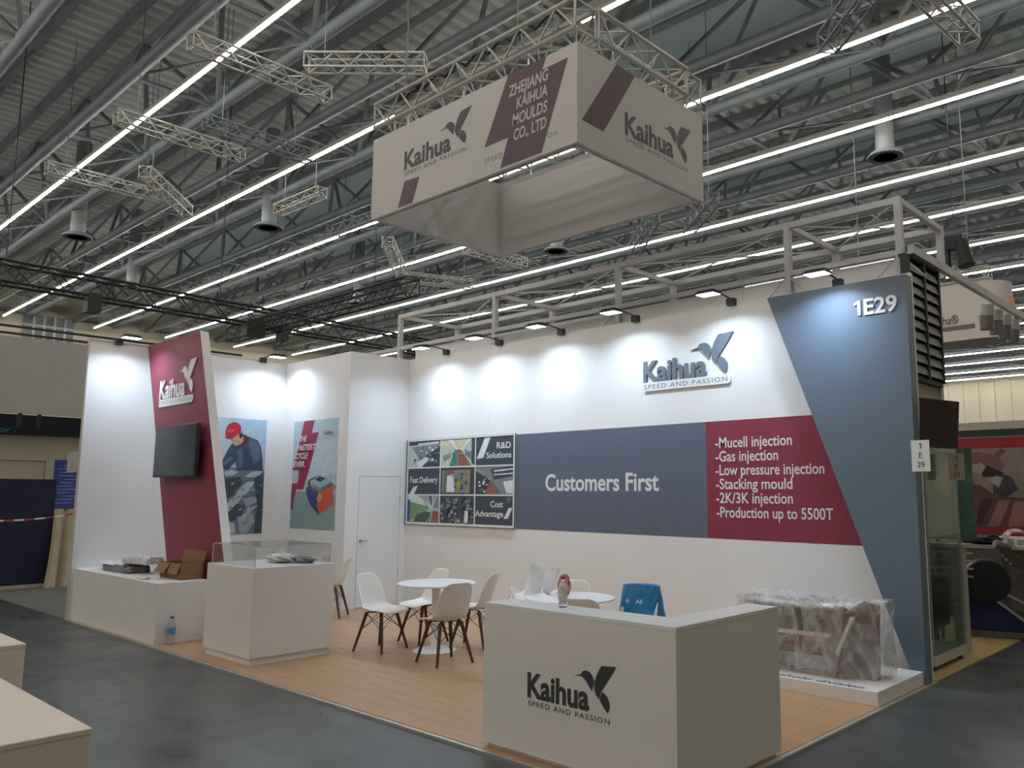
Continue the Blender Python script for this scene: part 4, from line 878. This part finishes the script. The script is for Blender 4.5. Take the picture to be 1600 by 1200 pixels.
logo((kx1, 2.12, 5.315), Y1, Z1, 0.215, M_ink, cn, xs=1.10, bold=0.03, slogan_m=M_inkgrey)
A = Art((kx1, 0, 0), Y1, Z1); A.poly([(1.985, 5.985), (2.29, 5.985), (1.79, 5.215), (1.475, 5.225)], mat('canopy_plum', (0, 0, 0))); A.build('stripe_print', cn)
rg = thing('canopy_truss', 'silver box truss frame carrying the white canopy', 'truss', (6.54, 2.46, 6.05))
zc = 6.28; w_ = 0.30
lattice((kx0+.02, ky0+0.14, zc), (kx1-.02, ky0+0.14, zc), w_, w_, 0.025, 0.012, 0.26, M_truss, rg)
lattice((kx0+.02, ky1-0.14, zc), (kx1-.02, ky1-0.14, zc), w_, w_, 0.025, 0.012, 0.26, M_truss, rg)
lattice((kx1-0.14, ky0+.30, zc), (kx1-0.14, ky1-.30, zc), w_, w_, 0.025, 0.012, 0.26, M_truss, rg)
lattice((kx0+0.14, ky0+.30, zc), (kx0+0.14, ky1-.30, zc), w_, w_, 0.025, 0.012, 0.26, M_truss, rg)
mb = MB()
for x in (5.5, 6.5, 7.5):
    for y in (ky0+.05, ky1-.05): MB().tube((x, y, kz1), (x, y, 6.14), 0.012, 5).build('clamp', M_alu, rg)
for y in (2.0, 2.9): MB().tube((kx1-.05, y, kz1), (kx1-.05, y, 6.14), 0.012, 5).build('clamp', M_alu, rg)
for x, y in ((5.3, ky0+.14), (7.6, ky0+.14), (5.3, ky1-.14), (7.6, ky1-.14)):
    MB().tube((x, y, 6.43), (x, y, 12.57), 0.009, 5).build('suspension_cable', M_steel, rg)
def cable(pts, r, m, parent, name='cable'): return MB().path(pts, r, 5).build(name, m, parent)
cable([(5.2+0.12*i, ky0+0.05, 6.42+0.06*math.sin(i*2.1)) for i in range(24)], 0.016, M_black, rg)
cable([(5.25+0.07*i, ky0+0.12, 6.50+0.07*math.sin(i*1.7)) for i in range(12)], 0.014, mat('red_cable', (0.3, 0.04, 0.03), 0.5, noise=0.1), rg)
for x in (5.35, 5.65, 6.3): MB().obox((x, ky0+0.02, 6.42), (0.05, 0, 0), (0, 0.03, 0), (0, 0, 0.06)).build('truss_clamp', M_black, rg)

# ---------------- aluminium frame on the neighbour's fascia above the back wall
nf = thing('aluminium_gantry', 'square aluminium frame standing above the back wall', 'gantry', (5.8, 4.9, 3.9))
yF, yR, zT, zB = 4.28, 5.53, 4.755, 4.20
px_ = [1.52, 3.93, 6.35, 8.82, 10.07]
for y in (yF, yR):
    for x in px_: MB().box(x-.035, y-.035, 3.2 if y == yF else 4.17, x+.035, y+.035, zT+.035).build('post', M_aluframe, nf)
    MB().box(px_[0], y-.032, zT-.035, px_[-1], y+.032, zT+.035).build('rail', M_aluframe, nf)
MB().box(-0.5, yF-.032, zB-.03, px_[-1], yF+.032, zB+.03).build('rail', M_aluframe, nf)
MB().box(px_[0], yR-.032, zB-.03, px_[-1], yR+.032, zB+.03).build('rail', M_aluframe, nf)
for x in px_: MB().box(x-.03, yF, zT-.03, x+.03, yR, zT+.03).build('cross_rail', M_aluframe, nf)
for a, b in zip(px_[:-1], px_[1:]):
    MB().tube((a, yF, zT), (b, yR, zT), 0.012, 5).build('tie_rod', M_aluframe, nf); MB().tube((b, yF, zT), (a, yR, zT), 0.012, 5).build('tie_rod', M_aluframe, nf)
for x in px_[2:]:
    MB().tube((x, yF-.03, zB-.02), (x-.3, yF-.03, zB-.30), 0.008, 5).build('stay_rod', M_aluframe, nf); MB().tube((x, yF-.03, zB-.02), (x+.25, yF-.03, zB-.30), 0.008, 5).build('stay_rod', M_aluframe, nf)
tag(MB().box(1.9, 4.325, 3.0, 10.06, 4.337, 4.16).build('fascia_board', M_wall), 'plain white fascia board behind and above the back wall', 'fascia')
tag(MB().box(3.93, 4.225, 4.08, 6.3, 4.245, 4.12).build('cable_tray', M_aluframe), 'thin grey rail along the white fascia board', 'rail')

# ---------------- neighbouring stand 1E33 at right
lv = thing('louvre_screen', 'grey louvred screen on the side of the neighbouring stand', 'louvre screen', (10.16, 4.65, 2.9))
for s_, (ya_, yb_) in enumerate(((4.24, 4.64), (4.68, 5.08))):
    for i in range(10):
        z = 2.955+0.116*i; MB().prism([(10.156, ya_, z), (10.168, ya_, z+.002), (10.142, ya_, z+.092), (10.130, ya_, z+.090)], Y1, yb_-ya_).build('slat', mat('louvre_grey', (0.22, 0.225, 0.24), 0.6, noise=0.06), lv)
MB().box(10.095, 4.24, 2.93, 10.105, 5.08, 4.14).build('back_sheet', M_dark, lv)
for y in (4.22, 4.66, 5.10): MB().box(10.09, y-.018, 2.92, 10.176, y+.018, 4.15).build('post', M_dark, lv)
MB().box(10.07, 4.21, 2.88, 10.15, 5.12, 2.93).build('bottom_rail', M_dark, lv)
MB().box(10.07, 4.21, 4.14, 10.15, 5.12, 4.17).build('top_rail', M_dark, lv)
nb = thing('neighbour_wall', 'cream side wall below the louvred screen', 'partition wall', (10.1, 4.6, 0))
MB().box(10.05, 4.22, 2.25, 10.10, 5.14, 2.9).build('wall_board', M_cream, nb); MB().box(10.05, 5.10, 2.25, 10.13, 5.18, 3.42).build('post', M_aluframe, nb)
bm = thing('spotlight_beam', 'slanting metal beam with hanging spotlights at right', 'beam', (10.3, 6.5, 3.9))
MB().bar((10.18, 4.26, 4.21), (10.18, 9.2, 4.21), 0.06, 0.09).build('beam', M_aluframe, bm)
MB().bar((10.21, 6.9, 4.15), (10.21, 8.6, 4.15), 0.012, 0.02).build('beam_edge', pc('beam_warm', 170, 120, 90), bm)
for y in (6.95, 7.35, 7.75, 8.15):
    o = MB().tube((10.15, y, 4.12), (10.12, y+.03, 3.98), 0.075, 14, 0.085).build('spotlight', M_aluframe, bm, True)
    MB().tube((10.12, y+.03, 3.98), (10.115, y+.035, 3.80), 0.085, 14, 0.080).build('spotlight_body', M_prodgrey, o, True)
tv2 = thing('television', 'dark tilted television on the neighbouring stand', 'television', (10.25, 4.5, 2.2))
cc = [Vector((10.16, 4.10, 2.215)), Vector((10.42, 4.60, 2.20)), Vector((10.44, 4.66, 2.67)), Vector((10.16, 4.16, 2.70))]
n_ = (cc[1]-cc[0]).cross(cc[3]-cc[0]).normalized()
MB().prism(cc, -n_, 0.05).build('tv_case', M_blackp, tv2)
ctr = sum(cc, Vector())/4; MB().prism([ctr+(p-ctr)*0.95+n_*0.001 for p in cc], n_, 0.001).build('screen', mat('dark_plum_screen', (0.025, 0.01, 0.015), 0.3, noise=0.3, nscale=3), tv2)
MB().bar((10.12, 4.45, 2.42), (10.26, 4.46, 2.42), 0.10, 0.10).build('wall_bracket', M_black, tv2)
tab('cream number tab reading 1 E 33 on the neighbouring stand', ['1', 'E', '33'], (10.14, 5.16, 1.90), (0.74, 0.67, 0), 0.17, 0.28, mat('dim_card', (0.42, 0.36, 0.29), 0.7, noise=0.03))
nfl = tag(MB().box(-0.5, 4.25, 0, 10.22, 9.5, 0.012).build('neighbour_floor', M_yellow), 'yellowish board floor of the neighbouring stand', 'floor board')
sc_ = thing('glass_showcase', 'tall glass showcase on a white base beside the slate panel', 'showcase', (9.9, 5.2, 0.012))
sx0, sx1, sy0, sy1 = 9.55, 10.08, 4.62, 5.62
MB().bbox(sx0, sy0, 0.06, sx1, sy1, 0.16, 0.006).build('showcase_base', mat('pale_grey_lacquer', (0.5, 0.52, 0.5), 0.3, noise=0.02), sc_)
for x in (sx0+.06, sx1-.06):
    for y in (sy0+.08, sy1-.08): MB().lathe((x, y, 0.012), [(0.03, 0), (0.03, 0.048)], 12).build('caster', M_black, sc_)
for bx_ in ((sx0, sy0, .16, sx1, sy0+.008, 2.2), (sx0, sy1-.008, .16, sx1, sy1, 2.2), (sx0, sy0, .16, sx0+.008, sy1, 2.2), (sx1-.008, sy0, .16, sx1, sy1, 2.2)): MB().box(*bx_).build('glass_pane', M_gpane, sc_)
for z in (0.62, 1.05, 1.30, 1.75): MB().box(sx0+.01, sy0+.01, z, sx1-.01, sy1-.01, z+.008).build('glass_shelf', M_gpane, sc_)
MB().bbox(sx0, sy0, 2.2, sx1, sy1, 2.25, 0.004).build('top_cap', M_aluframe, sc_)
MB().box(sx1-.03, sy1-.03, .16, sx1, sy1, 2.2).build('corner_post', M_aluframe, sc_); MB().box(sx1-.012, sy0, .16, sx1, sy0+.012, 2.2).build('corner_post', M_aluframe, sc_)
# goods and posts behind the showcase
tag(MB().bbox(9.25, 5.95, 0.012, 9.47, 6.15, 1.15, 0.01).box(9.20, 5.9, 1.15, 10.02, 6.2, 1.19).box(9.86, 5.95, .012, 9.98, 6.10, 1.15).build('display_stand', mat('cream_metal', (0.42, 0.40, 0.34), 0.6, noise=0.06)), 'cream metal stand with a shelf behind the showcase', 'stand')
gp = thing('green_poster', 'tall green and red poster behind the showcase', 'poster', (9.3, 6.4, 1.2))
A = Art((0, 6.6, 0), X1, Z1); A.poly([(8.9, 1.2), (9.95, 1.2), (9.95, 2.3), (8.9, 2.3)], mat('poster_green', (0.05, 0.11, 0.075), 0.6, noise=0.35, nscale=3))
A.poly([(9.0, 1.25), (9.35, 1.25), (9.2, 1.6), (9.05, 1.75)], M_redp); A.poly([(9.5, 1.9), (9.65, 1.7), (9.8, 2.2), (9.7, 2.25)], pc('poster_pink', 160, 130, 115)); A.build('poster_print', gp)
MB().box(8.9, 6.6, 1.2, 9.95, 6.605, 2.3).build('poster_sheet', M_dark, gp)
for x in (8.95, 9.5): MB().box(x-.02, 6.606, .012, x+.02, 6.64, 1.3).build('poster_leg', M_dark, gp)
tag(MB().lathe((9.62, 6.0, 0.012), [(0.11, 0), (0.12, .03), (0.05, .08), (0.04, .2), (0.17, .28), (0.18, .75), (0.16, .8)], 24).build('bin', M_dark, smooth=True), 'dark round bin behind the glass showcase', 'bin')
rk = thing('wire_rack', 'bright metal rack rails seen through the showcase', 'rack', (9.5, 6.4, 0.012))
for i in range(4): MB().box(9.0, 6.4, 0.78+.09*i, 9.95, 6.43, 0.80+.09*i).build('rack_rail', M_alu, rk)
for x in (9.0, 9.5): MB().box(x, 6.43, .012, x+.02, 6.45, 1.08).build('rack_post', M_alu, rk)
# machine with big roll
mc = thing('film_machine', 'machine with a big black roll on a blue frame', 'machine', (9.9, 7.6, 0.012))
MB().lathe((0, 0, 0), [(0.24, 0), (0.26, 0.02), (0.26, 0.30), (0.24, 0.32), (0.05, 0.325), (0.05, 0.38), (0.03, 0.38)], 36).build('black_roll', M_black, mc, True)
rl = mc.children[-1]; rl.location = Vector((9.84, 7.25, 0.70))-Vector(origin(mc)); rl.data.transform(Matrix.Translation(Vector(origin(mc)))); rl.rotation_euler = (PI/2, 0, 0.35)
MB().prism([(9.62, 7.05, 0.10), (10.40, 7.25, 0.10), (9.78, 7.05, 0.62), (9.66, 7.05, 0.62)], (-0.3, 0.95, 0), 0.12).build('blue_frame', M_blue, mc)
MB().bar((9.74, 6.98, 0.68), (10.45, 7.2, 0.10), 0.03, 0.03).build('silver_rod', M_alu, mc); MB().bar((10.05, 7.2, 0.55), (10.6, 7.5, 0.22), 0.03, 0.03).build('silver_rod', M_alu, mc)
MB().prism([(9.6, 7.0, 0.02), (10.45, 7.25, 0.02), (10.45, 7.25, 0.09), (9.6, 7.0, 0.09)], (-0.3, 0.95, 0), 0.35).build('foot_beam', mat('machine_grey', (0.12, 0.12, 0.12), 0.5, noise=0.1), mc)
MB().box(9.4, 7.6, 1.05, 10.9, 8.4, 1.09).build('table_plate', mat('cream_metal', (0, 0, 0)), mc)
mb = MB()
for i in range(5): mb.path([(9.9+.02*i, 7.5+.1*i, 1.12-.06*i), (10.15+.05*i, 7.75+.1*i, 1.02-.08*i), (10.5, 8.0+.08*i, 0.72-.09*i)], 0.055, 8)
mb.build('film_folds', M_roll, mc, True)
tag(crumple(9.62, 7.9, 1.15, 0.25, 0.2, 0.07, 11).build('tool_pile', M_dark, smooth=True), 'dark pile of things on the machine table', 'pile')
mb = MB(); mb.grid(lambda u, v: (10.02+0.19*math.cos(PI*u)*math.sin(PI*v*.999+.001), 8.0+0.19*math.sin(PI*u)*-math.cos(PI*v), 1.092+0.22*math.sin(PI*u)*math.sin(PI*v)), 20, 14)
dm = thing('glass_dome', 'clear dome on the table at the right edge', 'dome', (10.02, 8.0, 1.092)); mb.build('dome_glass', M_pane, dm, True)
MB().box(9.93, 7.95, 1.092, 10.0, 8.02, 1.17).build('metal_cup', M_alu, dm); MB().box(10.05, 7.95, 1.092, 10.12, 8.02, 1.16).build('metal_cup', M_alu, dm)
cb = thing('backdrop_cabinet', 'dark grey backdrop cabinet added in place of the clutter under the red banner', 'cabinet', (10.2, 9.0, 0.012))  # dark backdrop added to cover the bright reflecting floor below the banner
MB().bbox(8.4, 8.7, 0.012, 11.6, 9.3, 1.04, 0.01).build('cabinet_body', mat('backdrop_grey', (0.06, 0.062, 0.065), 0.6, noise=0.2, nscale=3), cb)
for i in range(5): MB().box(8.5+.62*i, 8.685, 0.15, 9.04+.62*i, 8.70, 0.95).build('door', mat('backdrop_panel', (0.10, 0.10, 0.10), 0.6, noise=0.15), cb)
# red banner with a picture of hands
rb = thing('red_banner', 'wide banner with red borders and a blurred close-up of hands', 'banner', (9.6, 9.5, 1.15))
A = Art((0, 9.5, 0), X1, Z1); q0 = (8.4, 1.13, 11.2, 2.66)
br = lambda n, r, g, b: mat('banner_'+n, c255(r, g, b), 0.6, noise=0.25, nscale=2.5)
A.poly([(8.4, 1.13), (11.2, 1.13), (11.2, 2.62), (8.4, 2.62)], br('taupe', 128, 116, 108)); A.poly([(8.4, 2.44), (11.2, 2.44), (11.2, 2.60), (8.4, 2.60)], M_redp); A.poly([(8.4, 1.13), (11.2, 1.13), (11.2, 1.26), (8.4, 1.26)], M_redp)
HB = homog([(690, 455), (1200, 455), (1200, 1110), (700, 1090)], [(8.93, 2.43), (9.86, 2.43), (9.78, 1.26), (8.86, 1.26)])
Q = lambda pts, m: A.poly(pts, m, HB, q0)
Q([(690,470),(860,480),(1000,520),(1040,600),(1000,700),(860,640),(780,560),(690,540)], br('rose', 118, 88, 86)); Q([(680,720),(860,760),(980,850),(1200,870),(1400,900),(1400,1110),(690,1110)], br('rose_dark', 92, 60, 62))
Q([(860,650),(900,590),(960,620),(1040,660),(1000,690),(880,690)], br('black', 40, 36, 42)); Q([(950,700),(1040,670),(1100,700),(1150,800),(1060,860),(960,840)], br('graphite', 62, 60, 66)); Q([(780,590),(860,570),(900,600),(860,670),(790,640)], br('pale', 150, 142, 140)); Q([(920,710),(980,680),(1030,700),(1000,780),(960,750)], br('pale', 0, 0, 0))
Q([(1000,880),(1090,880),(1010,1090),(920,1100)], br('finger', 140, 98, 92)); Q([(1120,890),(1200,900),(1190,1100),(1070,1100)], br('finger', 0, 0, 0)); Q([(760,830),(850,850),(830,1080),(740,1040)], br('finger_dark', 108, 66, 66)); Q([(860,880),(960,870),(870,1090),(830,1080)], br('shadow', 56, 38, 42)); Q([(1010,450),(1060,470),(990,530),(960,510)], br('line', 90, 80, 78))
A.build('banner_print', rb); MB().box(8.4, 9.5, 1.13, 11.2, 9.52, 2.66).build('banner_cloth', M_dark, rb)
tag(MB().box(8.3, 9.7, 2.62, 11.5, 9.8, 2.74).build('dark_rail', M_dark), 'dark rail above the red banner', 'rail')
tag(MB().box(7.9, 10.2, 2.72, 11.5, 10.3, 2.9).build('cream_beam', M_cream), 'cream beam above the red banner', 'beam')
# big white fabric banner with round end
wb = thing('fabric_banner', 'huge white fabric cylinder hanging behind the louvres at right', 'banner', (8.0, 14.0, 5.0))
def fb(u, v):
    a = PI*1.0*(u); 
    return (8.55+0.0, 0, 0)
mb = MB(); pts = []
pts = [(4.5, 14.0), (8.12, 14.0)]+[(8.12+0.50*math.sin(t_*PI/12), 14.50-0.50*math.cos(t_*PI/12)) for t_ in range(1, 13)]+[(4.5, 15.0)]
mb.prism([(x, y, 4.95) for x, y in pts], Z1, 1.2); mb.build('fabric', mat('dim_white_fabric', (0.52, 0.49, 0.45), 0.8, noise=0.03), wb, True)
lettering('cha\u00ae', (7.28, 13.99, 5.32), X1, Z1, M_ink, wb, 0.17, 0.40, bold=0.01, name='banner_lettering')
MB().box(4.5, 13.985, 5.18, 8.0, 13.995, 5.27).build('grey_line', mat('plum_grey', (0.12, 0.10, 0.11), 0.6, noise=0.05), wb)
MB().box(8.58, 14.36, 5.50, 8.632, 14.62, 5.82).build('orange_mark', mat('orange_print', (0.75, 0.20, 0.09), 0.6, noise=0.3, nscale=9), wb)
lattice((5, 14.2, 6.35), (8.3, 14.2, 6.35), 0.25, 0.25, 0.025, 0.013, 0.3, M_truss, wb)
M_jet = mat('jet_black', (0.004, 0.004, 0.005), 0.6, noise=0.1)
for x in (5.5, 7.9): MB().tube((x, 14.2, 6.1), (x, 14.2, 12.57), 0.012, 5).build('suspension_cable', M_steel, wb)
sp = thing('moving_head_lamp', 'black pair of stage lamps hanging over the white fabric banner', 'lamp', (7.8, 13.6, 6.3))
MB().bar((7.55, 13.8, 7.0), (7.95, 13.8, 7.0), 0.25, 0.28).build('lamp_yoke', M_jet, sp); MB().tube((7.9, 13.75, 7.0), (8.0, 13.7, 6.45), 0.13, 14, 0.17).build('lamp_body', M_jet, sp, True); MB().tube((7.62, 13.75, 6.9), (7.62, 13.7, 6.35), 0.06, 12, 0.09).build('lamp_body', M_jet, sp, True)
MB().tube((7.75, 13.8, 7.1), (7.75, 13.8, 12.57), 0.012, 5).build('suspension_cable', M_black, sp)

# ---------------- left side: neighbouring stand and aisle
nl = tag(MB().box(-9.5, 0.0, 0, -0.07, 9, 0.012).build('neighbour_carpet', M_carpet), 'grey carpet of the stand left of the white side wall', 'carpet')
lw = thing('cream_partition', 'cream partition with blue poster left of the stand', 'partition wall', (-5.1, 2, 0))
MB().box(-5.2, -2.5, 0.0, -5.1, 4.5, 2.82).build('wall_board', M_cream, lw)
MB().box(-5.1, 0.95, 0.0, -5.06, 1.0, 2.4).build('post', M_cream, lw)
MB().box(-5.1, -2.5, 2.35, -5.07, 0.98, 2.40).build('frame_rail', M_cream, lw)
bn = thing('navy_band', 'dark navy sign band above the cream partition', 'sign band', (-5.1, 1, 2.82))
MB().box(-5.15, -2.5, 2.82, -5.02, 4.5, 3.20).build('band_board', M_navyband, bn)
lettering('or', (-5.02, 0.12, 2.86), Y1, Z1, M_tealp, bn, 0.11, 0.20, bold=0.03, name='teal_lettering')
MB().bar((-5.0, 0.36, 2.83), (-5.0, 0.44, 3.12), 0.01, 0.02).build('swoosh', mat('dim_teal', (0.04, 0.09, 0.09), 0.5, noise=0.05), bn)
ns = thing('navy_screen', 'big dark navy board standing on the left neighbour stand', 'board', (-5.0, 0, 0))
MB().box(-5.04, -1.6, 0.06, -4.98, 1.13, 2.0).build('board', M_navy, ns)
A = Art((-5.1, 0, 0), Y1, Z1)
bp_ = thing('blue_poster', 'blue poster with lines of white text beside the navy board', 'poster', (-5.1, 1.6, 1.45)); A.poly([(1.10, 1.44), (2.2, 1.44), (2.2, 2.38), (1.10, 2.38)], M_bluep)
for i in range(12):
    a = 1.16+random.uniform(0, .12); A.poly([(a, 2.26-.065*i), (a+random.uniform(.15, .35), 2.26-.065*i), (a+.3, 2.275-.065*i), (a, 2.272-.065*i)], pc('poster_text', 150, 165, 205))
A.build('poster_print', bp_)
tab('grey number tab reading 1 C 33 hanging left of the white side wall', ['1', 'C', '33'], (-0.50, -0.015, 2.045), (1, 0, 0), 0.44, 0.29, mat('dim_grey_card', (0.42, 0.41, 0.39), 0.7, noise=0.03))
cu_ = MB()
def drape(u, v):
    y = 1.12+0.55*u; z = 1.44*(1-v); fl_ = 0.06*math.sin(u*14)+0.03*math.sin(u*31)
    return (-4.96+0.12*v+fl_*(0.4+v)+0.25*v*v, y-0.18*v*v*(1-u), max(0.014, z))
cu_.grid(drape, 30, 14)
for i in range(1): cu_.grid(lambda u, v: (-4.96-0.2*v, 1.12+0.55*u, 1.44+0.0*v), 6, 1)
tag(cu_.build('cream_drape', M_creamcloth, smooth=True), 'cream cloth draped to the floor beside the navy board', 'drape')
tag(MB().box(-4.97, -1.6, 0.012, -4.80, 1.15, 0.06).build('cream_sheet', M_creamcloth), 'cream sheet along the foot of the navy board', 'cloth')
fa = thing('grey_fascia', 'wide grey fascia panel hanging over the left neighbour stand', 'fascia', (-4.0, 0, 3.15))
MB().box(-4.05, -5, 3.14, -4.0, 4.2, 4.50).build('fascia_cloth', M_greywall, fa)
for y in (0.20, 0.50): MB().bar((-4.03, y, 2.9), (-4.03, y, 3.15), 0.06, 0.06).build('hanger', M_black, fa)
mb = MB(); pts = []
for i in range(25): u = i/24; pts.append((-4.2, -2.2+3.75*u, 1.26+0.30*(2*u-1.25)**2*1.0))
tp = thing('barrier_tape', 'red and white barrier tape sagging across the navy board', 'tape', (-4.2, 0, 1.1))
for i, (a, b) in enumerate(zip(pts[:-1], pts[1:])): MB().bar(a, b, 0.004, 0.03).build('tape_stripe', M_tape if i % 2 else M_white, tp)
# hall left wall gate
gt = thing('hall_gate', 'grey gridded gate high on the far left hall wall', 'gate', (HX0, 8, 8.4))
MB().box(HX0+.002, 7.1, 8.3, HX0+.1, 9.3, 10.4).build('gate_sheet', M_steel2, gt)
for y in (7.55, 8.0, 8.45, 8.9): MB().box(HX0+.1, y-.05, 8.3, HX0+.14, y+.05, 10.4).build('gate_bar', M_aluframe, gt)
for z in (9.1, 9.9): MB().box(HX0+.1, 7.1, z-.04, HX0+.13, 9.3, z+.04).build('gate_bar', M_aluframe, gt)

# white counters on the aisle, lower left corner
M_aisle = mat('warm_white_lacquer', (0.74, 0.68, 0.60), 0.45, noise=0.02)
for (x0, y0, x1, y1, z, lab) in ((7.62, -4.9, 9.61, -2.79, 0.90, 'low white counter cut by the lower left corner of the picture'), (5.2, -4.9, 7.45, -2.45, 0.90, 'low white counter at the left edge, above the corner one')):
    t = thing('aisle_counter', lab, 'counter', ((x0+x1)/2, (y0+y1)/2, 0))
    MB().bbox(x0+.02, y0+.02, 0.0, x1-.02, y1-.02, 0.06).build('plinth', M_aisle, t)
    MB().bbox(x0, y0, 0.06, x1, y1, z-0.02, 0.003).build('counter_body', M_aisle, t)
    MB().bbox(x0-.002, y0-.002, z-0.02, x1+.002, y1+.002, z, 0.003).build('counter_top', M_aisle, t)
